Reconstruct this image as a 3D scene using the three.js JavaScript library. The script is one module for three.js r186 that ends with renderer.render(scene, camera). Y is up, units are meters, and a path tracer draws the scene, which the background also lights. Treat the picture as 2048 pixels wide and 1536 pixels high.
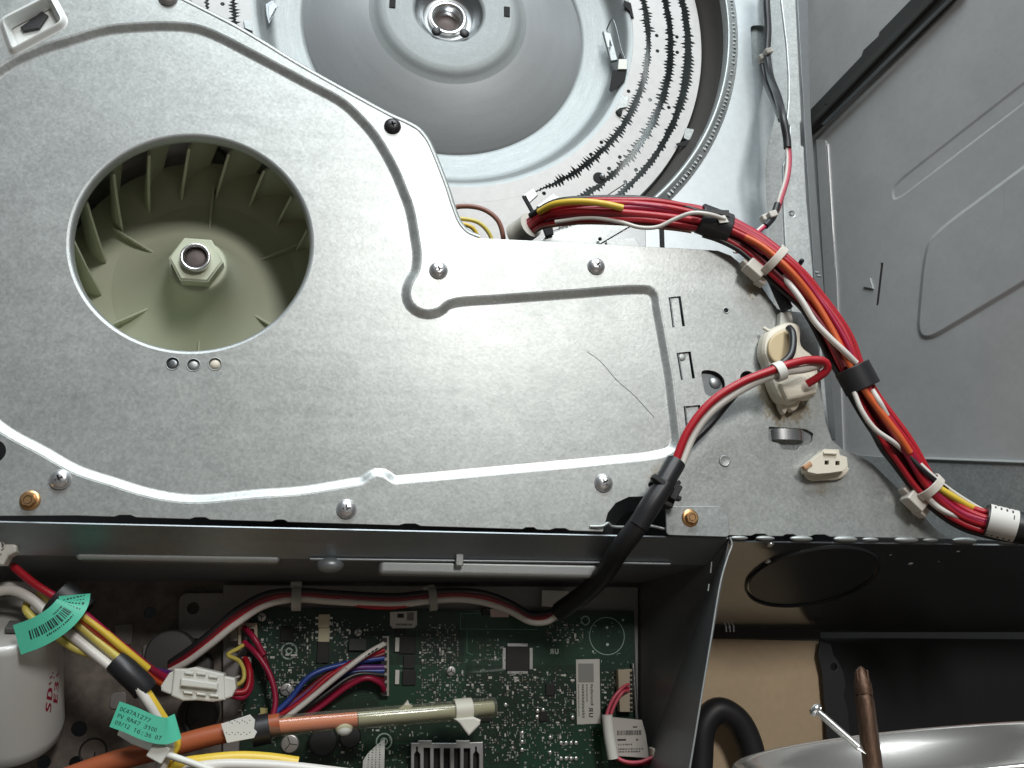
import * as THREE from 'three';
import { RoundedBoxGeometry } from 'three/addons/geometries/RoundedBoxGeometry.js';
import { mergeGeometries, mergeVertices, toCreasedNormals } from 'three/addons/utils/BufferGeometryUtils.js';
import { RectAreaLightUniformsLib } from 'three/addons/lights/RectAreaLightUniformsLib.js';
import { SUBTRACTION, Brush, Evaluator } from 'three-bvh-csg';

// ---------------------------------------------------------------- camera, lamps, exposure
const scene = new THREE.Scene();
const V = (x, y, z) => new THREE.Vector3(x, y, z), V2 = (x, y) => new THREE.Vector2(x, y);
const DIST = 0.6488, FOCAL = 1900;                       // metres from lens to blower plate; focal length in picture units (2048 wide)
const AX = V(0.9823618, 0.0512661, 0.1798251), AY = V(0.0035659, -0.9666439, 0.2560994), AN = V(-0.1869561, 0.2509410, 0.9497768);
const camera = new THREE.PerspectiveCamera(2 * Math.atan(768 / FOCAL) * 180 / Math.PI, 4 / 3, 0.02, 20);
camera.position.set(0, 0, DIST);
const camRight = V(AX.x, AY.x, -AN.x), camUp = V(-AX.y, -AY.y, AN.y), camFwd = V(AX.z, AY.z, -AN.z);
camera.quaternion.setFromRotationMatrix(new THREE.Matrix4().makeBasis(camRight, camUp, camFwd.clone().negate()));
scene.add(camera);
const renderer = new THREE.WebGLRenderer({ antialias: true });
renderer.setSize(1024, 768);
renderer.toneMapping = THREE.LinearToneMapping;
renderer.toneMappingExposure = 1.0;
renderer.shadowMap.enabled = true;
scene.background = new THREE.Color().setRGB(0.066, 0.07, 0.072);   // the dim workshop around the machine
RectAreaLightUniformsLib.init();

let seed = 7;
const rnd = () => { seed = (seed * 1664525 + 1013904223) >>> 0; return seed / 4294967296; };
const rr = (a, b) => a + (b - a) * rnd();

// a point of a plane parallel to the blower plate at depth z, from its place in the survey of the photograph
function ray(px, py) { const d = V(px - 1024, py - 768, FOCAL); return V(d.dot(AX), d.dot(AY), -d.dot(AN)); }
function at(px, py, z = 0) { const d = ray(px, py), t = (z - DIST) / d.z; return V(d.x * t, d.y * t, z); }
const at2 = (px, py, z = 0) => { const p = at(px, py, z); return V2(p.x, p.y); };
function meet(px, py, point, normal) {                     // a point of any plane
  const d = ray(px, py), o = V(0, 0, DIST), t = point.clone().sub(o).dot(normal) / d.dot(normal);
  return o.add(d.multiplyScalar(t));
}

// ---------------------------------------------------------------- helpers
const taken = {};
function numbered(name) { const n = taken[name] = (taken[name] ?? -1) + 1; return n ? `${name}_${String(n).padStart(3, '0')}` : name; }
const tops = [];
function tag(o, label, category, group) { o.userData.label = label; o.userData.category = category; if (group) o.userData.group = group; return o; }
function thing(name, label, category, group) {
  const o = new THREE.Group(); o.name = numbered(name); scene.add(o); tops.push(o);
  return tag(o, label, category, group);
}
function mesh(name, geo, mat, parent, label) {
  const m = new THREE.Mesh(geo, mat); m.name = parent ? name : numbered(name); m.castShadow = m.receiveShadow = true;
  (parent ?? scene).add(m); if (!parent) tops.push(m); if (label) m.userData.label = label;
  return m;
}
function setting(o) { o.userData.kind = 'structure'; return o; }
const press = t => t < .25 ? t * t / .375 : t > .75 ? 1 - (1 - t) ** 2 / .375 : (t - .125) / .75;
const smooth01 = t => t * t * (3 - 2 * t);
const path2 = (list, z = 0) => list.map(([x, y]) => at2(x, y, z));
const circle2 = (c, r, n = 40) => Array.from({ length: n }, (_, i) => V2(c.x + r * Math.cos(i / n * 2 * Math.PI), c.y + r * Math.sin(i / n * 2 * Math.PI)));
function curved2(list, n, closed = true) {
  const c = new THREE.CatmullRomCurve3(list.map(p => V(p.x, p.y, 0)), closed, 'centripetal');
  const p = c.getSpacedPoints(n).map(q => V2(q.x, q.y)); if (closed) p.pop();
  return p;
}
function roundCorners(pts, r, n = 5) {
  const out = [];
  pts.forEach((p, i) => {
    const a = pts[(i + pts.length - 1) % pts.length], b = pts[(i + 1) % pts.length];
    const ra = Math.min(r, p.distanceTo(a) * .48), rb = Math.min(r, p.distanceTo(b) * .48);
    const s = p.clone().add(a.clone().sub(p).setLength(ra)), e = p.clone().add(b.clone().sub(p).setLength(rb));
    for (let k = 0; k <= n; k++) { const t = k / n; out.push(V2(0, 0).addScaledVector(s, (1 - t) ** 2).addScaledVector(p, 2 * t * (1 - t)).addScaledVector(e, t * t)); }
  });
  return out;
}
function sheetGeo(outline, holes, zFront, t, bevel = 0.0003) {
  const s = new THREE.Shape(outline); for (const h of holes ?? []) s.holes.push(new THREE.Path(h));
  const g = new THREE.ExtrudeGeometry(s, { depth: Math.max(t - 2 * bevel, 1e-5), bevelEnabled: bevel > 0, bevelSize: bevel, bevelThickness: bevel, bevelOffset: -bevel, bevelSegments: 2, curveSegments: 12 });
  g.translate(0, 0, zFront - t + bevel); return g;
}
const sheet = (name, outline, holes, zFront, t, mat, parent, bevel) => mesh(name, sheetGeo(outline, holes, zFront, t, bevel), mat, parent);
function area2(p) { return THREE.ShapeUtils.area(p); }
function inset(pts, d) {                                   // pts counter-clockwise; d inwards
  return pts.map((p, i) => {
    const a = pts[(i + pts.length - 1) % pts.length], b = pts[(i + 1) % pts.length], t = b.clone().sub(a).normalize();
    return V2(p.x - t.y * d, p.y + t.x * d);
  });
}
function rampGeo(outline, width, depth, z0 = 0, n = 8) {   // pressed step from an outline to its inset
  const pos = [], uv = [], idx = [], N = outline.length;
  for (let k = 0; k <= n; k++) {
    const t = k / n, q = inset(outline, width * t), z = z0 - depth * press(t);
    q.forEach(p => { pos.push(p.x, p.y, z); uv.push(p.x, p.y); });
  }
  for (let k = 0; k < n; k++) for (let i = 0; i < N; i++) { const j = (i + 1) % N, a = k * N + i, b = k * N + j, c = a + N, d = b + N; idx.push(a, b, c, b, d, c); }
  const g = new THREE.BufferGeometry(); g.setAttribute('position', new THREE.Float32BufferAttribute(pos, 3)); g.setAttribute('uv', new THREE.Float32BufferAttribute(uv, 2));
  g.setIndex(idx); g.computeVertexNormals(); return g;
}
function flatGeo(outline, holes, z) { const s = new THREE.Shape(outline); for (const h of holes ?? []) s.holes.push(new THREE.Path(h)); const g = new THREE.ShapeGeometry(s); g.translate(0, 0, z); return g; }
function quadGeo(a, b, c, d, t = 0.001, grid = 1) {        // a folded sheet panel through four corners, with thickness
  const n = b.clone().sub(a).cross(d.clone().sub(a)).normalize().multiplyScalar(t), pos = [], uv = [], idx = [];
  for (const s of [0, 1]) for (const [p, u, v] of [[a, 0, 0], [b, 1, 0], [c, 1, 1], [d, 0, 1]]) { const q = p.clone().addScaledVector(n, -s); pos.push(q.x, q.y, q.z); uv.push(u * a.distanceTo(b), v * a.distanceTo(d)); }
  idx.push(0, 1, 2, 0, 2, 3, 4, 6, 5, 4, 7, 6); for (let i = 0; i < 4; i++) { const j = (i + 1) % 4; idx.push(i, i + 4, j, j, i + 4, j + 4); }
  const g = new THREE.BufferGeometry(); g.setAttribute('position', new THREE.Float32BufferAttribute(pos, 3)); g.setAttribute('uv', new THREE.Float32BufferAttribute(uv, 2)); g.setIndex(idx);
  const h = g.toNonIndexed(); h.computeVertexNormals(); return h;
}
function lathe(profile, seg = 96, parentAxis) { return new THREE.LatheGeometry(profile.map(([r, z]) => V2(r, z)), seg).rotateX(Math.PI / 2); }   // axis along z, height = z
function box(w, h, d, r = 0) { return r > 0 ? new RoundedBoxGeometry(w, h, d, 2, r) : new THREE.BoxGeometry(w, h, d); }
function tubeGeo(points, r, radial = 8, per = 6) {
  const c = new THREE.CatmullRomCurve3(points, false, 'centripetal');
  const g = new THREE.TubeGeometry(c, Math.max(6, points.length * per), r, radial, false);
  const caps = [];
  for (const [t, s] of [[0, -1], [1, 1]]) {
    const p = c.getPointAt(t), d = c.getTangentAt(t).multiplyScalar(s);
    const k = new THREE.CircleGeometry(r, radial); k.applyQuaternion(new THREE.Quaternion().setFromUnitVectors(V(0, 0, 1), d)); k.translate(p.x, p.y, p.z); caps.push(k);
  }
  return mergeGeometries([g, ...caps]);
}
const pts3 = list => list.map(([x, y, z = 0]) => at(x, y, z));
const wire = (name, list, r, mat, parent, radial) => mesh(name, tubeGeo(pts3(list), r, radial), mat, parent);
// an oval band or wrap round a cable; dir = unit vector along the cable
function bandGeo(center, dir, ra, rd, width, thick, n = 28) {
  const s = new THREE.Shape(), h = new THREE.Path();
  s.absellipse(0, 0, ra, rd, 0, 2 * Math.PI); h.absellipse(0, 0, ra - thick, rd - thick, 0, 2 * Math.PI, true); s.holes.push(h);
  const g = new THREE.ExtrudeGeometry(s, { depth: width - thick * .5, bevelEnabled: true, bevelSize: thick * .25, bevelThickness: thick * .25, bevelOffset: -thick * .25, bevelSegments: 2, curveSegments: n });
  g.translate(0, 0, -width / 2);
  const zc = V(0, 0, 1), x = zc.clone().cross(dir).normalize(), y = dir.clone().cross(x).normalize();   // x lies across the cable in the plate plane
  g.applyMatrix4(new THREE.Matrix4().makeBasis(x, y, dir)); g.translate(center.x, center.y, center.z); return g;
}
const dirOf = (x0, y0, z0, x1, y1, z1) => at(x1, y1, z1).sub(at(x0, y0, z0)).normalize();

// ---------------------------------------------------------------- textures
function hash(ix, iy, s) { let h = (ix * 374761393 + iy * 668265263 + s * 974634599) | 0; h = Math.imul(h ^ (h >>> 13), 1274126177); return ((h ^ (h >>> 16)) >>> 0) / 4294967296; }
function vnoise(x, y, per, s) { const ix = Math.floor(x), iy = Math.floor(y), fx = smooth01(x - ix), fy = smooth01(y - iy), m = v => ((v % per) + per) % per; const a = hash(m(ix), m(iy), s), b = hash(m(ix + 1), m(iy), s), c = hash(m(ix), m(iy + 1), s), d = hash(m(ix + 1), m(iy + 1), s); return a + (b - a) * fx + (c - a) * fy + (a - b - c + d) * fx * fy; }
function dataTex(n, fn, metres, srgb) {
  const d = new Uint8Array(n * n * 4);
  for (let y = 0; y < n; y++) for (let x = 0; x < n; x++) { const c = fn(x / n, y / n), k = (y * n + x) * 4; d[k] = c[0] * 255; d[k + 1] = c[1] * 255; d[k + 2] = c[2] * 255; d[k + 3] = 255; }
  const t = new THREE.DataTexture(d, n, n); t.wrapS = t.wrapT = THREE.RepeatWrapping; t.magFilter = THREE.LinearFilter; t.minFilter = THREE.LinearMipmapLinearFilter; t.generateMipmaps = true;
  if (srgb) t.colorSpace = THREE.SRGBColorSpace; t.repeat.set(1 / metres, 1 / metres); t.needsUpdate = true; return t;
}
const fbm = (x, y, f, s) => .5 * vnoise(x * f, y * f, f, s) + .3 * vnoise(x * f * 2, y * f * 2, f * 2, s + 1) + .2 * vnoise(x * f * 4, y * f * 4, f * 4, s + 2);
// galvanised spangle: small crystal flecks of slightly different tone, in broad mottled patches
function spangle(u, v) {
  const n = 170; let best = 9, id = 0; const gx = Math.floor(u * n), gy = Math.floor(v * n);
  for (let j = -1; j <= 1; j++) for (let i = -1; i <= 1; i++) { const cx = ((gx + i) % n + n) % n, cy = ((gy + j) % n + n) % n, dx = gx + i + hash(cx, cy, 3) - u * n, dy = gy + j + hash(cx, cy, 4) - v * n, q = dx * dx + dy * dy; if (q < best) { best = q; id = hash(cx, cy, 5); } }
  return id;
}
const galvMap = dataTex(1024, (u, v) => { const s = spangle(u, v), f = fbm(u, v, 7, 11), g = fbm(u, v, 128, 21), m = fbm(u, v, 26, 71), st = fbm(u * 1, v * 3, 12, 81), b = .74 + .055 * (s - .5) + .05 * (f - .5) + .11 * (g - .5) + .06 * (m - .5) + .04 * (st - .5); return [b * .985, b * 1.0, b * .995]; }, 0.26, true);
const galvRough = dataTex(512, (u, v) => { const s = spangle(u, v), f = fbm(u, v, 9, 31), r = .84 + .08 * (s - .5) + .12 * (f - .5) + .14 * (fbm(u, v, 3, 91) - .5); return [r, r, r]; }, 0.26);
const fineBump = dataTex(512, (u, v) => { const g = fbm(u, v, 64, 41); return [g, g, g]; }, 0.12);
const dirtMap = dataTex(512, (u, v) => { const f = fbm(u, v, 6, 51), g = fbm(u, v, 40, 52), b = .62 + .3 * (f - .5) + .2 * (g - .5); return [b, b * .965, b * .93]; }, 0.2, true);
// one unrepeated skin for the front plate: spangle, rub marks, fine scratches, brown blotches painted around the fittings
const plateMap = (() => {
  const w = 2048, h = 1152, X0 = -.36, Y0 = .0, SX = .84, SY = .4725, d = new Uint8Array(w * h * 4), f = new Float32Array(w * h), st = new Float32Array(w * h);
  const blotches = [[1574, 812, .02, .55], [1545, 780, .016, .4], [1518, 566, .014, .5], [1836, 1010, .014, .4], [1640, 955, .012, .3], [1322, 955, .011, .25], [1440, 1040, .01, .15]].map(([x, y, r, k]) => { const p = at(x, y, 0); return [p.x, p.y, r, k]; });
  for (let j = 0; j < h; j++) for (let i = 0; i < w; i++) {
    const x = X0 + (i + .5) / w * SX, y = Y0 + (j + .5) / h * SY, u = x / .26 + 3, v = y / .26 + 3;
    const b = .74 + .05 * (spangle(u, v) - .5) + .085 * (fbm(u, v, 128, 21) - .5) + .055 * (fbm(u, v, 26, 71) - .5) + .07 * (fbm(u * .5, v * .5, 7, 11) - .5) + .05 * (vnoise(u * 9, v * 60, 997, 5) - .5) * vnoise(u * 3, v * 3, 997, 6);
    let q = 0; for (const [sx, sy, r, k] of blotches) { const e = Math.hypot(x - sx, y - sy) / r + .9 * (fbm(u, v, 40, 33) - .5) + .5 * (fbm(u, v, 160, 35) - .5); if (e < 1) q = Math.max(q, k * smooth01(Math.min(1, (1 - e) * 2))); }
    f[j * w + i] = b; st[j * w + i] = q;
  }
  for (let n = 0; n < 60; n++) {   // hairline scratches
    let x = rr(0, w), y = rr(0, h), a = rr(0, 6.28), l = rr(20, 150), k = rr(-.06, .07);
    for (let t = 0; t < l; t++) { const i = x | 0, j = y | 0; if (i >= 0 && j >= 0 && i < w && j < h) f[j * w + i] += k; x += Math.cos(a); y += Math.sin(a); a += rr(-.02, .02); }
  }
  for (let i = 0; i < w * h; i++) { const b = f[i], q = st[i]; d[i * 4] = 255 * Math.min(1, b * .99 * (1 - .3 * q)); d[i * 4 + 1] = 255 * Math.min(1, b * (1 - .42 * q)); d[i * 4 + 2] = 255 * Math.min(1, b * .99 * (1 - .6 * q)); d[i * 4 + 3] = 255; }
  const t = new THREE.DataTexture(d, w, h); t.wrapS = t.wrapT = THREE.RepeatWrapping; t.magFilter = THREE.LinearFilter; t.minFilter = THREE.LinearMipmapLinearFilter; t.generateMipmaps = true; t.colorSpace = THREE.SRGBColorSpace;
  t.repeat.set(1 / SX, 1 / SY); t.offset.set(-X0 / SX, -Y0 / SY); t.needsUpdate = true; return t;
})();
const panelMap = (() => {
  const n = 1024, d = new Uint8Array(n * n * 4), f = new Float32Array(n * n);
  for (let j = 0; j < n; j++) for (let i = 0; i < n; i++) { const u = i / n, v = j / n; f[j * n + i] = .85 + .05 * (fbm(u, v, 5, 61) - .5) + .04 * (fbm(u, v, 150, 62) - .5) + .06 * (fbm(u, v, 18, 63) - .5); }
  for (let k = 0; k < 70; k++) { let x = rr(0, n), y = rr(0, n), a = rr(0, 6.28), l = rr(8, 70), c = rr(-.05, .06); for (let t = 0; t < l; t++) { f[((y | 0) & (n - 1)) * n + ((x | 0) & (n - 1))] += c; x += Math.cos(a); y += Math.sin(a); } }
  for (let i = 0; i < n * n; i++) { d[i * 4] = d[i * 4 + 1] = d[i * 4 + 2] = 255 * Math.min(1, f[i]); d[i * 4 + 3] = 255; }
  const t = new THREE.DataTexture(d, n, n); t.wrapS = t.wrapT = THREE.RepeatWrapping; t.magFilter = THREE.LinearFilter; t.minFilter = THREE.LinearMipmapLinearFilter; t.generateMipmaps = true; t.colorSpace = THREE.SRGBColorSpace; t.repeat.set(1.6, 1.6); t.needsUpdate = true; return t;
})();
const paintMap = dataTex(512, (u, v) => { const f = fbm(u, v, 4, 61), g = fbm(u, v, 90, 62), b = .86 + .05 * (f - .5) + .05 * (g - .5); return [b, b, b]; }, 0.4, true);

const lin = (r, g, b) => new THREE.Color().setRGB(r, g, b);
const std = o => new THREE.MeshPhysicalMaterial(o);
const MAT = {
  galv: std({ color: lin(.83, .85, .845), map: galvMap, metalness: .58, roughness: .5, roughnessMap: galvRough, bumpMap: fineBump, bumpScale: .00004 }),
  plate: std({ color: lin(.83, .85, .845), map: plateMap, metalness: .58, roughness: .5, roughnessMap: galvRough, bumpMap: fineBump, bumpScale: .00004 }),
  galvDrum: std({ color: lin(.64, .665, .67), map: galvMap, metalness: .6, roughness: .46, roughnessMap: galvRough }),
  smoothSteel: std({ color: lin(.42, .44, .45), metalness: .8, roughness: .36, map: paintMap }),
  brightSteel: std({ color: lin(.72, .73, .73), metalness: .95, roughness: .26 }),
  darkSteel: std({ color: lin(.3, .32, .33), metalness: .85, roughness: .34, map: paintMap }),
  shelf: std({ color: lin(.4, .42, .43), metalness: .9, roughness: .16, map: paintMap }),
  sidePaint: std({ color: lin(.62, .625, .62), map: panelMap, metalness: .3, roughness: .36 }),
  blackMetal: std({ color: lin(.016, .017, .018), metalness: .2, roughness: .45 }),
  blackMatte: std({ color: lin(.012, .012, .013), roughness: .85 }),
  blackPlastic: std({ color: lin(.014, .014, .016), roughness: .5 }),
  blackTape: std({ color: lin(.016, .016, .018), roughness: .42 }),
  fan: std({ color: lin(.53, .56, .42), roughness: .45 }),
  shaft: std({ color: lin(.1, .08, .075), metalness: .5, roughness: .55 }),
  creamPlastic: std({ color: lin(.82, .76, .63), roughness: .5, transmission: .12, thickness: 0 }),
  clearPlastic: std({ color: lin(.8, .75, .67), roughness: .4, transmission: .25, thickness: 0 }),
  whitePlastic: std({ color: lin(.72, .72, .66), roughness: .45 }),
  brass: std({ color: lin(.6, .36, .17), metalness: .9, roughness: .35 }),
  base: std({ color: lin(.46, .43, .4), map: dirtMap, metalness: .35, roughness: .6, bumpMap: fineBump, bumpScale: .0001 }),
  bracket: std({ color: lin(.34, .325, .31), map: paintMap, metalness: .35, roughness: .5 }),
  beige: std({ color: lin(.78, .6, .39), map: paintMap, roughness: .75 }),
  capacitor: std({ color: lin(.76, .77, .74), roughness: .35, clearcoat: .2 }),
  capTop: std({ color: lin(.42, .41, .38), roughness: .55 }),
  orangeTube: std({ color: lin(.38, .1, .04), roughness: .4 }),
  salmon: std({ color: lin(.82, .25, .15), roughness: .5 }),
  siliconeTube: std({ color: lin(.86, .85, .72), roughness: .12, transmission: .93, thickness: 0 }),
  pcbBlack: std({ color: lin(.012, .012, .012), roughness: .45 }),
  solder: std({ color: lin(.62, .62, .6), metalness: .8, roughness: .35 }),
  teal: null, copper: std({ color: lin(.24, .145, .1), map: dirtMap, metalness: .75, roughness: .5 }),
  bowl: std({ color: lin(.86, .82, .77), metalness: .95, roughness: .2 }),
};
const pvc = (r, g, b, rough = .42) => std({ color: lin(r, g, b), roughness: rough, clearcoat: .15, clearcoatRoughness: .3 });
const W = {
  red: pvc(.43, .009, .02), crimson: pvc(.36, .009, .05), dark: pvc(.15, .006, .014), orange: pvc(.62, .11, .025), black: pvc(.015, .014, .016), white: pvc(.68, .65, .6), yellow: pvc(.72, .5, .05),
  paleYellow: pvc(.66, .55, .12), brown: pvc(.26, .11, .08), grey: pvc(.4, .38, .36), blue: pvc(.02, .06, .3), purple: pvc(.13, .03, .2), pink: pvc(.62, .1, .14), redTie: pvc(.5, .015, .03),
};
function canvasTex(w, h, draw) { const c = document.createElement('canvas'); c.width = w; c.height = h; const g = c.getContext('2d'); draw(g, w, h); const t = new THREE.CanvasTexture(c); t.colorSpace = THREE.SRGBColorSpace; t.anisotropy = 4; return t; }

// ---------------------------------------------------------------- lamps of the workshop (outside the frame)
function lamp(name, label, pos, target, w, h, power, color) {
  const t = thing(name, label, 'lamp');
  const g = new THREE.Group(); g.position.copy(pos); g.lookAt(target);   // local +z looks at the target
  const body = mesh('lamp_housing', box(w + .06, h + .06, .05, .01), MAT.whitePlastic, t);
  const glow = mesh('lamp_diffuser', box(w, h, .008), new THREE.MeshStandardMaterial({ color: 0xffffff, emissive: color, emissiveIntensity: 1.5 }), t);
  body.applyMatrix4(new THREE.Matrix4().compose(pos, g.quaternion, V(1, 1, 1)).multiply(new THREE.Matrix4().makeTranslation(0, 0, -.04)));
  glow.applyMatrix4(new THREE.Matrix4().compose(pos, g.quaternion, V(1, 1, 1)).multiply(new THREE.Matrix4().makeTranslation(0, 0, -.008)));
  const l = new THREE.RectAreaLight(color, power, w, h); l.position.copy(pos); l.lookAt(target); scene.add(l);
}
lamp('work_lamp', 'square white lamp panel in front of the open machine', V(.55, 1.3, 2.2), V(0, .2, 0), .42, .42, 46, lin(1, .97, .94));
lamp('ceiling_lamp', 'wide white ceiling lamp above the open machine', V(.1, 2.1, 1.15), V(0, .2, 0), 1.5, 1.0, 10.5, lin(.88, .96, 1));

// ================================================================ large structure
// ---- black wall added at the back so the ambient background stays hidden
{
  const back = setting(mesh('added_back_wall', box(2.2, 1.6, .01), MAT.blackMatte)); back.position.set(.1, .05, -.42);
  const fl = setting(mesh('workshop_floor', box(4, .02, 3.2), std({ color: lin(.46, .36, .28), roughness: .55, map: dirtMap }))); fl.position.set(.2, -.62, 1.75);
}
// ---- drum rear wall
const DRUM = V(.0855, .573, -.155), dr = (px, py, z) => { const p = at(px, py, z); return Math.hypot(p.x - DRUM.x, p.y - DRUM.y); };
{
  const t = thing('drum_rear_wall', 'round galvanised drum back with raised centre hub and slotted outer ring', 'drum wall');
  const put = g => g.translate(DRUM.x, DRUM.y, 0);
  // centre disc with stepped hub
  mesh('centre_disc', put(lathe([[.0755, -.1338], [.09, -.138], [.115, -.1465], [.134, -.1548], [.1366, -.157]], 128)), MAT.discSteel ??= std({ color: lin(.48, .5, .51), metalness: .45, roughness: .42, map: paintMap }), t);
  mesh('hub_plate', put(lathe([[.0325, -.1305], [.034, -.1293], [.036, -.1288], [.046, -.1286], [.0585, -.1286], [.0605, -.1289], [.0635, -.1293], [.0662, -.1301], [.0686, -.1313], [.071, -.1324], [.0755, -.1338]], 128)), std({ color: lin(.5, .52, .525), map: galvMap, metalness: .3, roughness: .55 }), t);
  mesh('hub_recess', put(lathe([[.0195, -.1435], [.0225, -.143], [.025, -.142], [.029, -.137], [.0312, -.132], [.0325, -.1305]], 96)), MAT.smoothSteel, t);
  const bore = mesh('bearing_bore', put(lathe([[.0042, -.153], [.009, -.152], [.0115, -.147], [.013, -.141], [.016, -.1395], [.0183, -.14], [.0198, -.144]], 48)), MAT.brightSteel, t);
  mesh('bore_core', put(lathe([[0, -.148], [.0072, -.149], [.011, -.151]], 32)), MAT.shaft, bore);
  for (const [x, y] of [[873, 62], [929, 66]]) { const p = at(x, y, -.127); mesh('rivet', new THREE.SphereGeometry(.0046, 20, 12).scale(1, 1, .5).translate(p.x, p.y, -.1278), MAT.blackPlastic, t); }
  for (const [x, y] of [[785, 5], [1014, 23]]) { const p = at(x, y, -.128); mesh('hub_slot', box(.0058, .011, .0012, .0005).translate(p.x, p.y, -.1283), MAT.blackMatte, t); }
  mesh('dished_flange', put(lathe([[.1358, -.1572], [.137, -.1556], [.14, -.1546], [.15, -.1525], [.16, -.1505], [.1655, -.149], [.169, -.1455], [.172, -.1395], [.1748, -.134], [.178, -.1314], [.183, -.1304]], 160)), MAT.flangeSteel ??= std({ color: lin(.54, .56, .565), map: galvMap, metalness: .5, roughness: .5 }), t);
  // slotted ring: four bands, parted by rows of slanting slots
  const zr = -.13, slots = [.1975, .2205, .2388], edges = [.182, ...slots, .2525];
  const half = (a, k) => { // half width of the slot row k at angle a (degrees, 0 = towards the side panel, clockwise as seen)
    const f = Math.max(0, Math.cos((a - 5) * Math.PI / 180)); return .0003 + .0017 * f ** 3 * [.7, .8, 1.2][k] + .0004 * vnoise(a * .11 + 40, k * 3.3, 999, 3); };
  const tooth = (a, side, k) => { const n = 380, ph = ((a / 360 * n + side * .3 + k * .37) % 1 + 1) % 1; const f = .35 + .65 * Math.abs(Math.sin(a * .031 + k)); return (ph < .75 ? ph / .75 : (1 - ph) / .25) * .0062 * f * (.25 + hash(Math.floor(a / 360 * n + side * .3 + k * .37), k * 2 + side, 13)); };
  const ringPath = (r0, side, k) => { const p = [], n = 380 * 4; for (let i = 0; i < n; i++) { const a = i / n * 360, th = -a * Math.PI / 180; const on = Math.max(0, Math.min(1, Math.max((67 - a) / 10, (a - 152) / 10))), r = k < 0 ? r0 : r0 + side * (.00004 + on * (half(a, k) + tooth(a, side, k) + .0003 * (hash(i >> 2, k, 9) - .5))); p.push(V2(DRUM.x + r * Math.cos(th), DRUM.y + r * Math.sin(th))); } return p; };
  const dots = [[1375, 245], [1380, 365], [1540, 265], [1545, 380], [1690, 275], [1693, 390], [1850, 285], [1850, 400], [1330, 680], [1490, 745], [1630, 800], [1785, 860], [1128, 1060], [1050, 1150], [1265, 1170], [1385, 1265], [1305, 1355], [1520, 1370], [1185, 1255], [700, 1440], [1440, 1470]].map(([x, y]) => [900 + x / 3.724, y / 3.724, .0017]);
  dots.push([445, 8, .0017], [412, 12, .0017]);
  for (let b = 0; b < 4; b++) {
    const outer = ringPath(edges[b + 1], -1, b < 3 ? b : -1), inner = ringPath(edges[b], 1, b > 0 ? b - 1 : -1);
    const holes = [inner];
    for (const [x, y, r] of dots) { const q = at2(x, y, zr), R = Math.hypot(q.x - DRUM.x, q.y - DRUM.y); if (R > edges[b] + r + .0025 && R < edges[b + 1] - r - .002 || (r > .005 && R > edges[b] && R < edges[b + 1])) holes.push(circle2(q, r > .005 ? .0052 : r * 1.15, 14)); }
    mesh('ring_band', sheetGeo(outer, holes, zr, .0012, 0), MAT.drumPaint ??= std({ color: lin(.66, .655, .64), map: paintMap, metalness: .25, roughness: .5 }), t);
  }
  { const p = at(1198, 356, zr); mesh('painted_ring_hole', lathe([[0, .0004], [.0052, .0006], [.0058, 0]], 28).translate(p.x, p.y, zr + .0003), MAT.blackMatte, t); mesh('hole_pin', new THREE.SphereGeometry(.0028, 18, 12).translate(p.x + .003, p.y + .0012, zr + .0012), MAT.galvDrum, t); }  // black disc painted in for the dark of a round hole
  const rd = -.215; mesh('heater_pan', put(lathe([[.18, -.1335], [.18, rd], [.22, rd - .002], [.2545, rd], [.2545, -.1335]], 96)), MAT.galvDrum, t);
  // lanced clips and dents on the flange
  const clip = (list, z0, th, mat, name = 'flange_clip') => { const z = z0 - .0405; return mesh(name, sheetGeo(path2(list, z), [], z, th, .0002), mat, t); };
  clip([[1226, 140], [1254, 139], [1250, 160], [1236, 174], [1222, 184], [1219, 178]], -.0885, .001, MAT.blackMatte, 'painted_opening');  // black sheet stands in for a dark opening, as do those below
  clip([[1238, 118], [1254, 118], [1254, 138], [1236, 138]], -.087, .002, MAT.whitePlastic);
  clip([[1240, 103], [1246, 117], [1236, 117]], -.0868, .001, MAT.blackMatte, 'painted_opening');
  clip([[1244, 190], [1258, 192], [1254, 214], [1240, 216], [1232, 222], [1240, 200]], -.0875, .002, MAT.galvDrum);
  clip([[1232, 221], [1246, 218], [1243, 232], [1236, 228]], -.0872, .001, MAT.blackMatte, 'painted_opening');
  clip([[1248, 0], [1262, 6], [1268, 36], [1263, 34], [1259, 22], [1247, 10]], -.0882, .001, MAT.blackMatte, 'painted_opening');
  clip([[1372, 256], [1386, 258], [1396, 268], [1384, 284], [1368, 276]], -.0865, .003, MAT.galvDrum);
  clip([[1352, 287], [1382, 278], [1372, 292], [1356, 292]], -.086, .001, MAT.blackMatte, 'painted_opening');
  mesh('flange_clip', tubeGeo(pts3([[1213, 60, -0.1410], [1224, 38, -0.1340], [1243, 100, -0.1300], [1250, 118, -0.1290]]), .0007, 6), MAT.darkSteel, t);
  mesh('flange_clip', tubeGeo(pts3([[1214, 60, -0.1410], [1220, 82, -0.1350], [1222, 92, -0.1310], [1216, 96, -0.1310]]), .0007, 6), MAT.darkSteel, t);
  mesh('flange_clip', sheetGeo(path2([[1206, 62], [1222, 66], [1236, 120], [1222, 122]], -0.1350), [], -0.1350, .004, .0008), MAT.galvDrum, t);
  clip([[531, 8], [545, 0], [556, 12], [538, 48], [533, 30]], -.098, .001, MAT.darkSteel, 'flange_clip');
  clip([[537, 12], [545, 4], [552, 14], [539, 38]], -.0965, .001, MAT.galvDrum, 'flange_clip');
  clip([[487, 40], [503, 40], [505, 62], [490, 56]], -.0875, .002, MAT.galvDrum, 'flange_clip');
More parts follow.
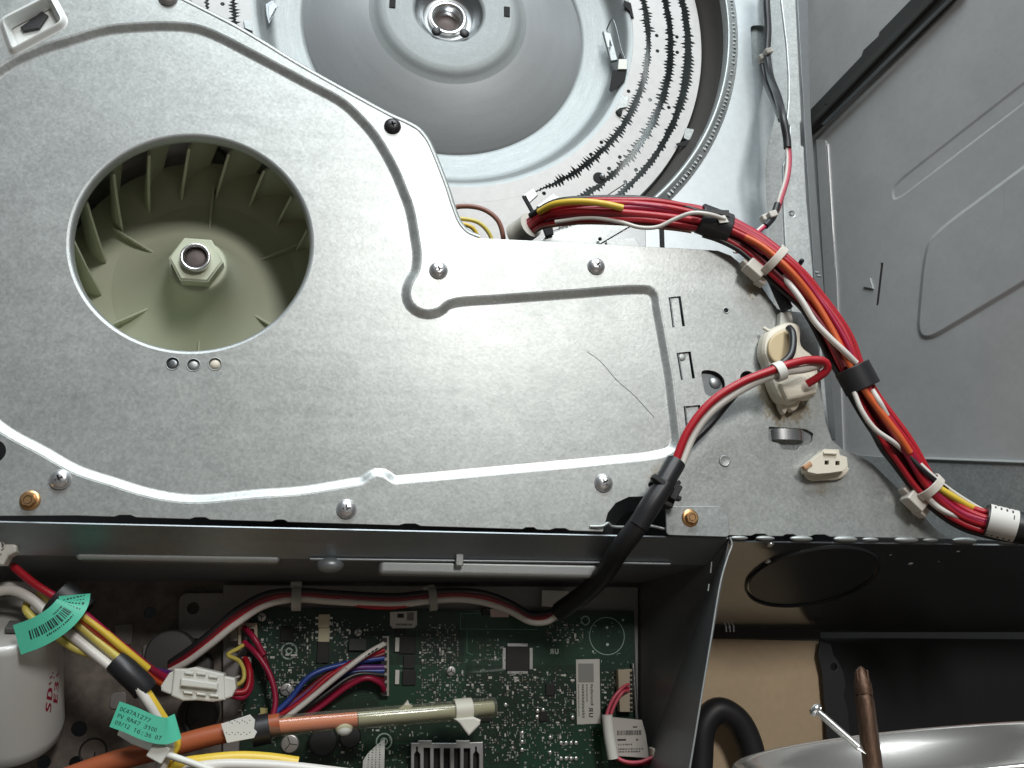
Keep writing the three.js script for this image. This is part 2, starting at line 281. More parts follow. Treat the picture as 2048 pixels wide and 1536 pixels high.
  clip([[488, 56], [505, 63], [505, 71], [494, 63]], -.0872, .001, MAT.blackMatte, 'painted_opening');
}
// ---- rear bulkhead: dark sealing gap, crimped rim, pale panel
{
  const zb = -.1, c = V2(DRUM.x, DRUM.y), R1 = .2655, R2 = R1 + .0115;
  const t = thing('bulkhead_panel', 'pale blue grey steel bulkhead with round drum opening and crimped rim', 'steel panel');
  const edge = [[1540, -120], [1531, 0], [1537, 60], [1546, 130], [1548, 190], [1551, 232], [1541, 270], [1534, 300], [1531, 340], [1533, 400], [1540, 470], [1545, 530], [1552, 640]];
  const outline = [...path2([[905, 640], [905, -300], [1540, -300]], zb), ...path2(edge, zb)];
  const arc = []; for (let a = -88; a <= 40; a += 1) arc.push(V2(c.x + (R2 - .0004) * Math.cos(a * Math.PI / 180), c.y + (R2 - .0004) * Math.sin(a * Math.PI / 180)));
  outline.splice(0, 3, at2(1545, 640, zb), V2(arc[0].x, at2(1545, 640, zb).y), ...arc, V2(at2(1540, -300, zb).x, arc[arc.length - 1].y));
  outline.splice(-1, 1);
  const slotR = roundCorners(path2([[1500, 50], [1530, 50], [1532, 134], [1504, 136]], zb), .005, 6);
  mesh('panel_sheet', sheetGeo(outline, [slotR], zb, .0012), std({ color: lin(.68, .74, .76), map: paintMap, metalness: .5, roughness: .4 }), t);
  mesh('recessed_window', sheetGeo(roundCorners(path2([[1497, 46], [1533, 46], [1535, 138], [1501, 140]], zb - .004), .005, 6), [], zb - .004, .001), MAT.galvDrum, t);
  mesh('crimped_rim', lathe([[R1, zb - .02], [R1 - .0004, zb + .001], [R1 + .0006, zb + .0035], [R1 + .002, zb + .0042], [R1 + .0042, zb + .0036], [R1 + .009, zb + .0012], [R2 + .001, zb + .0004]], 220).translate(c.x, c.y, 0), MAT.galvDrum, t);
  for (let i = 0; i < 110; i++) {           // crimp notches round the rim
    const a = (-78 + i * .92) * Math.PI / 180; if (hash(i, 2, 77) < .12) continue;
    const g = box(.0078 * (.6 + .4 * hash(i, 6, 5)), .0014 + .0012 * hash(i, 1, 5), .0016, .0005).translate(R1 + .0062, 0, zb + .0019).rotateZ(a).translate(c.x, c.y, 0);
    mesh('crimp', g, MAT.galvDrum, t);
  }
  const ring = thing('drum_seal', 'dark sealing ring in the gap around the slotted drum back', 'seal');
  mesh('felt_lip', lathe([[.2535, -.14], [.255, -.134], [.2575, -.13], [R1 - .004, -.124], [R1 - .0012, -.116], [R1 - .0006, -.106]], 160).translate(c.x, c.y, 0), std({ color: lin(.055, .05, .045), roughness: .7 }), ring);
  mesh('seal_channel', lathe([[.25, -.146], [.258, -.143], [R1 + .002, -.13]], 120).translate(c.x, c.y, 0), MAT.blackMetal, ring);
}
// ---- corner post between bulkhead and side panel
{
  const zp = -.035, t = thing('corner_post', 'narrow folded steel corner post with rounded white edges beside the dark groove', 'steel post');
  const L = [[1556, -120], [1562, 0], [1573, 90], [1577, 150], [1577, 200], [1573, 245], [1580, 252], [1578, 290], [1566, 330], [1566, 400], [1570, 480], [1578, 560], [1590, 700], [1600, 930]];
  const R = [[1664, 930], [1650, 760], [1640, 640], [1628, 560], [1621, 480], [1614, 400], [1609, 310], [1609, 294], [1603, 290], [1601, 247], [1604, 240], [1597, 100], [1592, 0], [1586, -120]];
  mesh('post_face', sheetGeo([...path2(L, zp), ...path2(R, zp)], [circle2(at2(1584, 428, zp), .0022, 20)], zp, .003, .0011), std({ color: lin(.86, .89, .89), map: galvMap, metalness: .65, roughness: .42 }), t);
  const pl = at(1584, 428, zp - .0008); mesh('plug', new THREE.CylinderGeometry(.0017, .0017, .002, 20).rotateX(Math.PI / 2).translate(pl.x, pl.y, zp - .0013), MAT.galvDrum, t);
  mesh('post_flange', sheetGeo(path2([[1588, -120], [1612, -120], [1622, 240], [1640, 480], [1672, 880], [1650, 880], [1612, 300]], zp - .006), [], zp - .006, .002), MAT.darkSteel, t);
  mesh('groove_bottom', sheetGeo(path2([[1500, -120], [1580, -120], [1600, 480], [1620, 900], [1500, 900]], -.13), [], -.13, .002), MAT.galvDrum, t);
  const k = at(1602, 524, zp + .004); mesh('stop_peg', new THREE.CapsuleGeometry(.002, .003, 6, 16).rotateX(1.2).translate(k.x, k.y, k.z), MAT.blackPlastic, t);
  for (const [x, y] of [[1634, 545], [1638, 552]]) { const q = at(x, y, zp + .001); mesh('clip', box(.0035, .002, .002, .0006).translate(q.x, q.y, q.z), MAT.galvDrum, t); }
}
// ---- painted side panel, splayed outwards towards the viewer
const sideO = at(1628, 255, -.14), sideW = V(.3733, .3081, .875).normalize();   // along its pressed lines, towards the viewer
const sideU = V(sideW.x, 0, sideW.z).normalize(), sideV = V(0, 1, 0), sideN = sideV.clone().cross(sideU).negate().normalize();
const sideM = new THREE.Matrix4().makeBasis(sideU, sideV, sideU.clone().cross(sideV)).setPosition(sideO);
const side2 = (px, py) => { const p = meet(px, py, sideO, sideN).sub(sideO); return V2(p.dot(sideU), p.dot(sideV)); };
{
  const t = thing('side_panel', 'grey painted cabinet side panel with pressed stiffening shape', 'side panel');
  const nz = sideU.clone().cross(sideV); // local +z; towards the viewer's side if it faces the lens
  const face = nz.dot(V(0, 0, DIST).sub(sideO)) > 0 ? 1 : -1;
  const S = list => list.map(([x, y]) => side2(x, y)), fix = g => { if (face < 0) g.scale(1, 1, -1); return g.applyMatrix4(sideM); };
  const put = (name, g, mat, parent = t) => { const m = mesh(name, g, mat, parent); if (face < 0) { g.scale(1, 1, -1); if (g.index) { const a = g.index.array; for (let i = 0; i < a.length; i += 3) { const q = a[i]; a[i] = a[i + 1]; a[i + 1] = q; } } else { const p = g.attributes; for (const key of Object.keys(p)) { const n = p[key].itemSize, arr = p[key].array; for (let i = 0; i < p[key].count; i += 3) for (let c = 0; c < n; c++) { const q = arr[i * n + c]; arr[i * n + c] = arr[(i + 1) * n + c]; arr[(i + 1) * n + c] = q; } } } g.computeVertexNormals(); } g.applyMatrix4(sideM); return m; };
  let emb = curved2(roundCorners(S([[2180, 232], [1868, 462], [1846, 500], [1828, 704], [2180, 494]]), .03, 12), 600);
  if (area2(emb) < 0) emb.reverse();
  let emb2 = curved2(roundCorners(S([[2200, 44], [1800, 356], [1782, 378], [1784, 402], [1800, 398], [2200, 92]]), .008, 6), 500);
  if (area2(emb2) < 0) emb2.reverse();
  const o = side2(1626, 255), far = side2(2046, 300);
  const u0 = o.x - .002, u1 = far.x + .12, outline = [...S([[1640, 985], [1668, 985], [2200, 1005]]), V2(u1, .45), V2(u0, .45)];
  const slit = roundCorners(S([[1761, 525], [1767, 525], [1757, 610], [1751, 612]]), .001, 3);
  put('panel_sheet', sheetGeo(outline, [emb, emb2, slit], 0, .001, 0), MAT.sidePaint);
  put('pressed_groove', rampGeo(emb2, .003, .0008, 0, 8), MAT.sidePaint);
  put('groove_floor', flatGeo(inset(emb2, .003), [], -.0008), MAT.sidePaint);
  put('pressed_step', rampGeo(emb, .0045, -.0018, 0, 8), MAT.sidePaint);
  put('pressed_floor', flatGeo(inset(emb, .0045), [], .0018), MAT.sidePaint);
  // a long shallow crease above it
  const crease = (a, b, r, h) => { const p = side2(...a), q = side2(...b), g = new THREE.CapsuleGeometry(r, p.distanceTo(q), 8, 20); g.scale(1, 1, h / r); g.rotateZ(Math.atan2(q.y - p.y, q.x - p.x) - Math.PI / 2); g.translate((p.x + q.x) / 2, (p.y + q.y) / 2, 0); return g; };
  put('small_tab', sheetGeo(S([[1728, 574], [1742, 556], [1748, 578]]), [], .0015, .0015, .0003), MAT.sidePaint);
  // folded seam near the post
  put('seam', sheetGeo(S([[1634, 280], [1654, 282], [1676, 555], [1690, 905], [1668, 905], [1650, 560]]), [], .002, .002, .0005), MAT.sidePaint);
  put('seam_bead', crease([1657, 290], [1672, 540], .0011, .0022), MAT.sidePaint);
  // galvanised strip along the foot of the panel
  const st = thing('rear_strip', 'plain galvanised strip with bright top edge along the foot of the side panel', 'steel strip');
  put('strip_sheet', sheetGeo(S([[1668, 906], [1800, 917], [1860, 921], [2240, 934], [2240, 1092], [1900, 1079], [1668, 1076]]), [], .004, .002, .0004), MAT.galv, st);
  put('strip_edge', crease([1792, 917], [2240, 934], .0022, .0055), MAT.galv, st);
  // dark brace
  const b = thing('brace_bracket', 'dark grey folded brace running diagonally along the grey side panel', 'brace');
  put('brace_web', sheetGeo(S([[1617, 234], [1730, 116], [1734, 104], [1764, 76], [1766, 68], [1862, -30], [1946, -30], [1630, 268], [1618, 274]]), [], .006, .005, .0008), MAT.braceDark ??= std({ color: lin(.05, .053, .05), metalness: .3, roughness: .4 }), b);
  put('brace_rib', sheetGeo(S([[1622, 262], [1908, -30], [1920, -30], [1628, 268]]), [], .011, .006, .0012), MAT.braceDark, b);
  put('brace_rib', sheetGeo(S([[1660, 214], [1872, -2], [1880, -2], [1666, 216]]), [], .009, .003, .001), MAT.braceDark, b);
  put('brace_edge', sheetGeo(S([[1652, 254], [1936, -24], [1940, -20], [1660, 256]]), [], .0085, .002, .0005), MAT.darkSteel, b);
}

// ================================================================ blower cover plate (front sheet of the machine)
const scrollPx = [[137, 72], [212, 51], [290, 44], [342, 43], [393, 48], [430, 61], [513, 103], [610, 155], [690, 199], [728, 234], [750, 259], [770, 288], [797, 337], [812, 373], [827, 413], [839, 477], [843, 509], [839, 543], [826, 566], [821, 588], [828, 607], [850, 619], [876, 615], [890, 603], [910, 596], [1000, 589], [1140, 579], [1275, 570], [1303, 573], [1317, 588], [1321, 612], [1329, 655], [1337, 700], [1347, 757], [1353, 810], [1358, 850], [1360, 884], [1350, 905], [1320, 916], [1200, 930], [1000, 949], [805, 967], [788, 968], [774, 960], [760, 952], [745, 957], [728, 969], [700, 974], [600, 990], [513, 996], [410, 1006], [359, 1005], [290, 993], [219, 971], [147, 947], [79, 909], [0, 865], [-70, 800], [-125, 690], [-150, 540], [-140, 370], [-80, 210], [0, 130], [70, 94]];
const scroll = curved2(path2(scrollPx), 420); if (area2(scroll) < 0) scroll.reverse();
const STEP = .0031, RAMP = .0066;
const holeC = V2(-.10479 * (DIST + STEP) / DIST, .26696 * (DIST + STEP) / DIST), HR = .08 * (DIST + STEP) / DIST;
{
  const t = thing('blower_cover_plate', 'large speckled galvanised blower cover with pressed scroll and round air inlet', 'cover plate');
  const outPx = [[-200, -100], [200, -100], [362, 0], [475, 58], [606, 137], [724, 203], [782, 234], [809, 246], [836, 261], [853, 281], [864, 303], [892, 374], [906, 417], [919, 448], [935, 466], [958, 476], [1060, 481], [1176, 487], [1350, 496], [1436, 501], [1462, 511], [1489, 534], [1520, 568], [1539, 596], [1556, 618], [1600, 624], [1628, 640], [1638, 700], [1643, 780], [1652, 845], [1664, 880], [1685, 899], [1720, 912], [1746, 928], [1770, 951], [1805, 985], [1846, 1030], [1872, 1058], [1900, 1077]];
  // lower edge, right to left, with shallow lanced notches
  const low = x => x < 1460 ? 1031 + (x - 150) * .0305 : 1071 + (x - 1460) * .0118;
  const bottom = []; const notch = [[1640, 40], [1580, 30], [1520, 36], [1120, 40], [1060, 30], [820, 44], [560, 32], [400, 40], [250, 44]];
  for (const [x, w] of notch) {
    if (x === 1120) bottom.push([1336, low(1336)], [1336, 1022], [1322, 1004], [1292, 993], [1258, 994], [1232, 1006], [1216, 1026], [1206, low(1206)]);
    bottom.push([x + w / 2, low(x + w / 2)], [x + w / 4, low(x) - 4], [x - w / 4, low(x) - 4], [x - w / 2, low(x - w / 2)]);
  }
  bottom.push([150, 1031], [-200, 1033]);
  const outline = path2([...outPx, ...bottom]);
  const slots = [[[1336, 594], [1362, 591], [1371, 653], [1344, 656]], [[1352, 705], [1382, 702], [1391, 757], [1361, 761]], [[1366, 812], [1401, 809], [1409, 860], [1372, 868]]];
  const leaf = curved2(path2([[1403, 742], [1430, 742], [1448, 757], [1449, 785], [1436, 794], [1412, 789], [1405, 765]]), 30);
  const handle = roundCorners(path2([[4, 42], [102, -6], [134, 48], [18, 106]]), .006, 6);
  const holes = [scroll, ...slots.map(s => path2(s)), leaf, circle2(at2(1496, 758), .0062, 24), circle2(at2(1452, 621), .0019, 16), handle, circle2(at2(-14, 903), .0075, 30),
    roundCorners(path2([[1536, 852], [1612, 857], [1628, 866], [1624, 888], [1602, 892], [1596, 902], [1562, 899], [1560, 888], [1536, 882]]), .002, 3)];
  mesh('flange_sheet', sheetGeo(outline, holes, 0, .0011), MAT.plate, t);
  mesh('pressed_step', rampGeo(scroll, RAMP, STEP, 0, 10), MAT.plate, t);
  const floor = inset(scroll, RAMP);
  const rivetHoles = [[345, 727], [387, 730], [430, 728]].map(([x, y]) => circle2(at2(x, y, -STEP), .0043, 24));
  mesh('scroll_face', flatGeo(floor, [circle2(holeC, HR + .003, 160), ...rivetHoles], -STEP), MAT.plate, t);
  mesh('scroll_backing', flatGeo(floor, [circle2(holeC, HR + .0012, 120)], -STEP - .0016), MAT.darkSteel, t);
  for (const [i, [x, y]] of [[345, 727], [387, 730], [430, 728]].entries()) {
    const p = at(x, y, -STEP);
    mesh('rivet', lathe([[0, .0002 + .0004 * i], [.002, .0003 + .0004 * i], [.003, -.0002], [.0036, -.0006]], 24).translate(p.x, p.y, -STEP - .0006), [MAT.darkSteel, MAT.galv, MAT.creamPlastic][i], t);
    mesh('rivet_collar', new THREE.TorusGeometry(.0044, .0004, 8, 30).translate(p.x, p.y, -STEP), MAT.galv, t);
  }
  // rolled inlet lip
  mesh('inlet_lip', lathe([[HR + .003, 0], [HR + .0018, -.0002], [HR + .0007, -.0009], [HR, -.0022], [HR - .0004, -.0045], [HR - .0006, -.0072], [HR + .0002, -.0076], [HR + .0014, -.0074], [HR + .0016, -.004]], 200).translate(holeC.x, holeC.y, -STEP), MAT.galv, t);
  // folded tabs showing in the three slots
  for (const s of slots) { const q = path2([[s[0][0] - 10, s[0][1] + 5], [s[1][0] - 5, s[1][1] + 4], [s[2][0] - 5, s[2][1] + 8], [s[3][0] - 10, s[3][1] + 8]], -.0018); sheet('folded_tab', q, [], -.0018, .001, MAT.galv, t, .0002); const a = at(s[0][0] + 4, s[0][1] + 2, -.0012), b = at(s[3][0] + 4, s[3][1] + 2, -.0012); mesh('tab_fold', tubeGeo([a, b], .0007, 8), MAT.darkSteel, t); }
  { const p = at(1364, 714, -.0016); mesh('tab_dimple', new THREE.SphereGeometry(.003, 20, 10).scale(1, 1, .25).translate(p.x, p.y, p.z), MAT.galv, t); }
  mesh('added_dark_backing', sheetGeo(path2([[1330, 560], [1640, 660], [1640, 930], [1340, 930]], -.02), [], -.02, .001), MAT.darkSteel, t);  // unseen sheet added behind the slots to keep them dark
  { const p = at(1428, 767, -.006); mesh('leaf_pocket', sheetGeo(curved2(path2([[1400, 738], [1432, 738], [1452, 755], [1453, 788], [1436, 798], [1410, 792], [1402, 765]], -.004), 30), [], -.004, .001), MAT.darkSteel, t);
    mesh('pocket_boss', new THREE.SphereGeometry(.0048, 24, 12).scale(1, 1, .3).translate(p.x, p.y, -.004), MAT.smoothSteel, t); }
  { const p = at(1507, 764, -.004); mesh('hole_screw_end', new THREE.SphereGeometry(.0048, 20, 10).scale(1, 1, .5).translate(p.x, p.y, -.006), MAT.brightSteel, t); }
  { const p = at(1449, 922, 0); mesh('round_emboss', lathe([[0, .0004], [.0028, .0004], [.0034, .0009], [.0041, .0008], [.0046, 0]], 32).translate(p.x, p.y, 0), MAT.galv, t); }
  { const p = at(1452, 628, 0); mesh('small_dimple', new THREE.TorusGeometry(.0022, .0005, 8, 24).translate(at(1452, 621, 0).x, at(1452, 621, 0).y, 0), MAT.galv, t); }
  // lanced bridge below the thermostat
  { const a = at(1577, 870, 0); mesh('lanced_bridge', new THREE.CylinderGeometry(.0125, .0125, .0082, 48).scale(1, 1, .36).translate(a.x, a.y, -.0008), MAT.brightSteel, t); }
  mesh('bridge_pocket', sheetGeo(path2([[1528, 846], [1634, 850], [1634, 896], [1600, 908], [1528, 892]], -.0025), [], -.0025, .001), MAT.galvDrum, t);
  // handle bezel at the corner
  { const o = roundCorners(path2([[-8, 40], [106, -18], [142, 50], [20, 118]]), .008, 7); if (area2(o) < 0) o.reverse(); const g = rampGeo(o, .0042, -.0035, 0, 6), i1 = inset(o, .0042), g2 = rampGeo(i1, .003, .009, .0035, 8);
    mesh('handle_bezel', mergeGeometries([g, g2]), MAT.bezel ??= std({ color: lin(.7, .72, .7), metalness: .2, roughness: .5 }), t);
    const lid = mesh('handle_latch', sheetGeo(path2([[40, 54], [84, 22], [96, 30], [78, 56], [46, 62]], -.004), [], -.004, .0025, .0005), MAT.blackPlastic, t);
    mesh('handle_pocket', sheetGeo(path2([[-20, 30], [110, -30], [150, 60], [20, 130]], -.0065), [], -.0065, .001), MAT.bezel, t); void lid; }
  // arched cable cut-out, rolled edge
  mesh('cutout_lip', (() => { const l = [[1206, 1058], [1216, 1026], [1232, 1006], [1258, 994], [1292, 993], [1322, 1004], [1336, 1022]]; const a = new THREE.CatmullRomCurve3(l.map(([x, y]) => at(x, y, -.001))).getPoints(30), b = new THREE.CatmullRomCurve3(l.map(([x, y]) => at(x + 14, y + 26, -.02))).getPoints(30); const pos = [], uv = [], idx = []; for (let i = 0; i <= 30; i++) { pos.push(...a[i].toArray(), ...b[i].toArray()); uv.push(a[i].x, a[i].y, b[i].x, b[i].y + .02); if (i < 30) idx.push(i * 2, i * 2 + 1, i * 2 + 2, i * 2 + 1, i * 2 + 3, i * 2 + 2); } const g = new THREE.BufferGeometry(); g.setAttribute('position', new THREE.Float32BufferAttribute(pos, 3)); g.setAttribute('uv', new THREE.Float32BufferAttribute(uv, 2)); g.setIndex(idx); g.computeVertexNormals(); return g; })(), MAT.darkSteel, t);
  mesh('cutout_tongue', tubeGeo(pts3([[1180, 1053, .001], [1206, 1052, .002], [1216, 1046, .002], [1222, 1052, 0], [1262, 1054, -.004], [1300, 1052, -.004], [1330, 1058, -.002]]), .0011, 8), MAT.galv, t);
  mesh('rolled_edge', tubeGeo(curved2(path2(outPx.slice(2, 16), -.0022), 80, false).map(p => V(p.x, p.y, -.0022)), .0026, 12, 2), MAT.galv, t);
  // scratch of bare dark metal
  mesh('scratch', tubeGeo(pts3([[1175, 704, -STEP], [1200, 722, -STEP], [1235, 762, -STEP], [1262, 785, -STEP], [1308, 834, -STEP]]), .00024, 5), MAT.darkSteel, t);
  for (const [x, w] of [[1478, 40], [1530, 44], [1602, 54], [1690, 58], [1740, 40], [1812, 60], [1860, 40], [1928, 62], [2020, 60]]) { const p = at(x, low(x) + 3, -.001); mesh('bend_lug', new THREE.SphereGeometry(w / 2 / 2930, 16, 8).scale(1, .24, .3).translate(p.x, p.y - .0006, -.0008), MAT.galv, t); }
  // bolted corner tab
  const c = thing('corner_tab', 'small galvanised corner tab bolted over the lower plate edge', 'steel tab');
  mesh('tab_sheet', sheetGeo(roundCorners(path2([[1333, 1070], [1331, 1012], [1440, 1012], [1458, 1034], [1459, 1074]], .0024), .003, 4), [], .0024, .0018, .0004), MAT.galv, c);
}
// ---- screws
const screwGeo = (() => {
  const head = new THREE.LatheGeometry([[0, .0044], [.0022, .0043], [.0042, .0038], [.0058, .0026], [.0066, .0012], [.0068, 0], [0, 0]].map(([a, b]) => V2(a, b)), 40).rotateX(Math.PI / 2);
  const ev = new Evaluator(); ev.useGroups = false; ev.attributes = ['position', 'normal'];
  let b = new Brush(mergeVertices(head)); b.updateMatrixWorld();
  for (const [w, h] of [[.0052, .0012], [.0012, .0052]]) { const c = new Brush(new THREE.BoxGeometry(w, h, .004).translate(0, 0, .0042)); c.updateMatrixWorld(); b = ev.evaluate(b, c, SUBTRACTION); b.updateMatrixWorld(); }
  const g = b.geometry; g.setAttribute('uv', new THREE.Float32BufferAttribute(new Float32Array(g.attributes.position.count * 2), 2)); return g;
})();
const screwMat = std({ color: lin(.78, .78, .79), metalness: .9, roughness: .3 });
function screw(px, py, z, turn, label, mat = screwMat, s = 1) {
  const t = thing('screw', label, 'screw', 'screws in the blower cover'), p = at(px, py, z);
  const h = mesh('screw_head', screwGeo, mat, t); h.position.set(p.x, p.y, z); h.rotation.z = turn; h.scale.setScalar(s);
  const k = mesh('screw_shank', new THREE.CylinderGeometry(.0022, .0018, .01, 12).rotateX(Math.PI / 2), mat, t); k.position.set(p.x, p.y, z - .004);
}
screw(877, 541, 0, .15, 'silver cross head screw on the rounded boss beside the scroll');
screw(1192, 533, 0, .75, 'silver cross head screw on the flange under the red wire bundle');
screw(121, 959, 0, .5, 'silver cross head screw next to a brass bolt at the scroll edge');
screw(693, 1018, 0, .1, 'silver cross head screw on the lower flange below the small pressed bump');
screw(1207, 966, 0, .6, 'silver cross head screw above the arched cable cut-out');
screw(785, 253, 0, .35, 'black cross head screw near the sloping top edge', std({ color: lin(.02, .019, .022), roughness: .4 }), .95);
screw(336, -4, 0, .9, 'dull grey screw at the top flange above the scroll', std({ color: lin(.42, .42, .42), metalness: .8, roughness: .45 }), 1.05);
function bolt(px, py, z, label) {
  const t = thing('hex_bolt', label, 'bolt', 'brass bolts'), p = at(px, py, z);
  mesh('bolt_flange', lathe([[0, .0014], [.0045, .0013], [.0062, .0006], [.0064, 0]], 32).translate(p.x, p.y, z), MAT.brass, t);
  mesh('bolt_head', new THREE.CylinderGeometry(.0042, .0046, .004, 6).rotateX(Math.PI / 2).rotateZ(.3).translate(p.x, p.y, z + .0028), MAT.brass, t);
  mesh('bolt_recess', lathe([[0, .0002], [.002, .0002], [.0026, .0008]], 20).translate(p.x, p.y, z + .0044), MAT.copper, t);
}
bolt(60, 1001, 0, 'brass bolt on the bare flange next to a silver screw');
bolt(1380, 1036, .0024, 'brass bolt through the small corner tab');

// ================================================================ fan impeller behind the inlet
{
  const c = at2(381, 487, -STEP), zb = -.092, t = thing('fan_impeller', 'pale green plastic fan wheel inside the round air inlet', 'fan');
  const put = g => g.translate(c.x, c.y, 0);
  mesh('back_plate', put(lathe([[.02, zb + .012], [.028, zb + .006], [.036, zb + .0025], [.05, zb + .0005], [.075, zb], [.108, zb], [.108, zb - .003], [.02, zb - .003]], 120)), MAT.fan, t);
  mesh('hub', put(lathe([[.0125, -.0445], [.019, -.0445], [.0205, -.0455], [.0215, -.049], [.0228, -.055], [.0252, -.062], [.0295, -.0695], [.0355, -.0765], [.043, -.0825], [.052, -.087], [.0625, -.0905], [.07, -.0917]], 96)), MAT.fan, t);
  const nut = mesh('hex_collar', put(new THREE.CylinderGeometry(.0192, .0192, .014, 6).rotateX(Math.PI / 2).rotateZ(Math.PI / 2).translate(0, 0, -.041)), MAT.fan, t);
  mesh('collar_edge', put(new THREE.CylinderGeometry(.0176, .019, .0016, 6).rotateX(Math.PI / 2).rotateZ(Math.PI / 2).translate(0, 0, -.0333)), MAT.fan, nut);
  mesh('steel_sleeve', put(lathe([[.0082, -.034], [.0082, -.0285], [.0088, -.0276], [.0102, -.0274], [.0108, -.0282], [.0108, -.034]], 48)), MAT.brightSteel, t);
  mesh('motor_shaft', put(lathe([[0, -.0302], [.005, -.0304], [.0078, -.031], [.0083, -.034]], 40)), MAT.shaft, t);
  for (let k = 0; k < 6; k++) { const a = Math.PI / 2 + k * Math.PI / 3; mesh('rib', put(box(.052, .002, .0085, .0009).translate(.058, 0, zb + .0036).rotateZ(a)), MAT.fan, t); }
  const shape = () => {   // one forward curved blade, swept in plan and extruded along the axis
    const inn = [], N = 10, th = .0012;
    for (let i = 0; i <= N; i++) { const u = i / N, r = .0775 + .0285 * u, a = .02 - .26 * u * u; inn.push(V2(r * Math.cos(a), r * Math.sin(a))); }
    const out = inn.map((p, i) => { const a = inn[Math.max(0, i - 1)], b = inn[Math.min(N, i + 1)], d = b.clone().sub(a).normalize(); return V2(p.x - d.y * th, p.y + d.x * th); }).reverse();
    const g = new THREE.ExtrudeGeometry(new THREE.Shape([...inn, ...out]), { depth: .072, bevelEnabled: true, bevelSize: .0004, bevelThickness: .0004, bevelSegments: 1, steps: 6 });
    const p = g.attributes.position; for (let i = 0; i < p.count; i++) { const r = Math.hypot(p.getX(i), p.getY(i)), zf = p.getZ(i) / .072; { const q = -.2 * zf, x = p.getX(i), y = p.getY(i); p.setX(i, x * Math.cos(q) - y * Math.sin(q)); p.setY(i, x * Math.sin(q) + y * Math.cos(q)); } if (r < .088) { const k = 1 + .05 * zf * (.088 - r) / .0105 * 1.2; p.setX(i, p.getX(i) * k); p.setY(i, p.getY(i) * k); } }
    g.computeVertexNormals(); return g;
  };
  const bg = shape();
  for (let k = 0; k < 18; k++) { const m = mesh('blade', bg, MAT.fan, t); m.position.set(c.x, c.y, zb); m.rotation.z = (90 - 3 - 20 * k) * Math.PI / 180; }
  mesh('shroud_ring', put(new THREE.TorusGeometry(.1065, .0018, 10, 120).translate(0, 0, -.021)), MAT.fan, t);
  const h = thing('blower_housing', 'dark scroll casing around the fan wheel behind the cover', 'fan casing');
  mesh('casing_wall', lathe([[.13, -.007], [.128, -.05], [.126, -.11], [.0, -.112]], 96).translate(c.x, c.y, 0), MAT.galvDrum, h);
}

// ================================================================ lower compartments
const zPcb = -.12;
{
  // underside of the blower casing above the control board
  const t = thing('casing_underside', 'dark blue grey sheet sloping back under the blower cover with two pressed beads', 'steel sheet');
  const f = (x, y, z) => at(x, y, z);
  mesh('front_sheet', quadGeo(f(-220, 1037, -.0012), f(1456, 1075, -.0012), f(1412, 1127, -.03), f(-220, 1104, -.03)), MAT.under ??= std({ color: lin(.42, .46, .48), metalness: .6, roughness: .42, map: paintMap }), t);
  mesh('rear_sheet', quadGeo(f(-220, 1104, -.03), f(1412, 1127, -.03), f(1275, 1166, zPcb - .012), f(-220, 1160, zPcb - .012)), MAT.under, t);
  const bead = (x0, y0, x1, y1, h) => { const a = f(x0, y0, -.028), b = f(x1, y1, -.028), len = a.distanceTo(b); const g = box(len, h, .02, .003); g.rotateZ(Math.atan2(b.y - a.y, b.x - a.x)); g.translate((a.x + b.x) / 2, (a.y + b.y) / 2, -.038); return g; };
  mesh('pressed_bead', bead(150, 1107, 560, 1114, .0085), MAT.galv, t);
  mesh('pressed_bead', bead(758, 1133, 1196, 1142, .0105), MAT.galv, t);
  const d = f(660, 1130, -.03); mesh('dimple', new THREE.SphereGeometry(.008, 20, 12).scale(1.2, .7, 1).translate(d.x, d.y, d.z), MAT.under, t);
  const p = f(919, 1119, -.024); mesh('small_clip', box(.0055, .009, .003, .0008).translate(p.x, p.y, p.z), MAT.galv, t);
  mesh('rib_line', tubeGeo([f(620, 1118, -.027), f(1190, 1125, -.027), f(1340, 1128, -.027)], .0011, 8), MAT.under, t);
}
{
  // side wall of the control board bay
  const t = thing('bay_side_wall', 'dark grey sheet metal side wall of the control board bay with bright front edge', 'steel sheet');
  const A = at(1460, 1078, -.002), B = at(1372, 1580, -.002), C = at(1272, 1580, zPcb - .012), D = at(1272, 1164, zPcb - .012);
  mesh('wall_sheet', quadGeo(A, B, C, D, .0012), std({ color: lin(.26, .265, .27), metalness: .5, roughness: .4, map: panelMap }), t);
  mesh('front_edge', tubeGeo([at(1459, 1074, 0), at(1464, 1088, 0), at(1456, 1112, 0), at(1442, 1160, 0), at(1420, 1290, 0), at(1374, 1570, 0)], .0008, 8, 10), MAT.galv, t);
  for (const [x0, y0, x1, y1] of [[1423, 1124, 1421, 1146], [1418, 1168, 1416, 1182]]) mesh('slit', tubeGeo([at(x0, y0, -.016), at(x1, y1, -.016)], .0006, 6), MAT.galv, t);
}
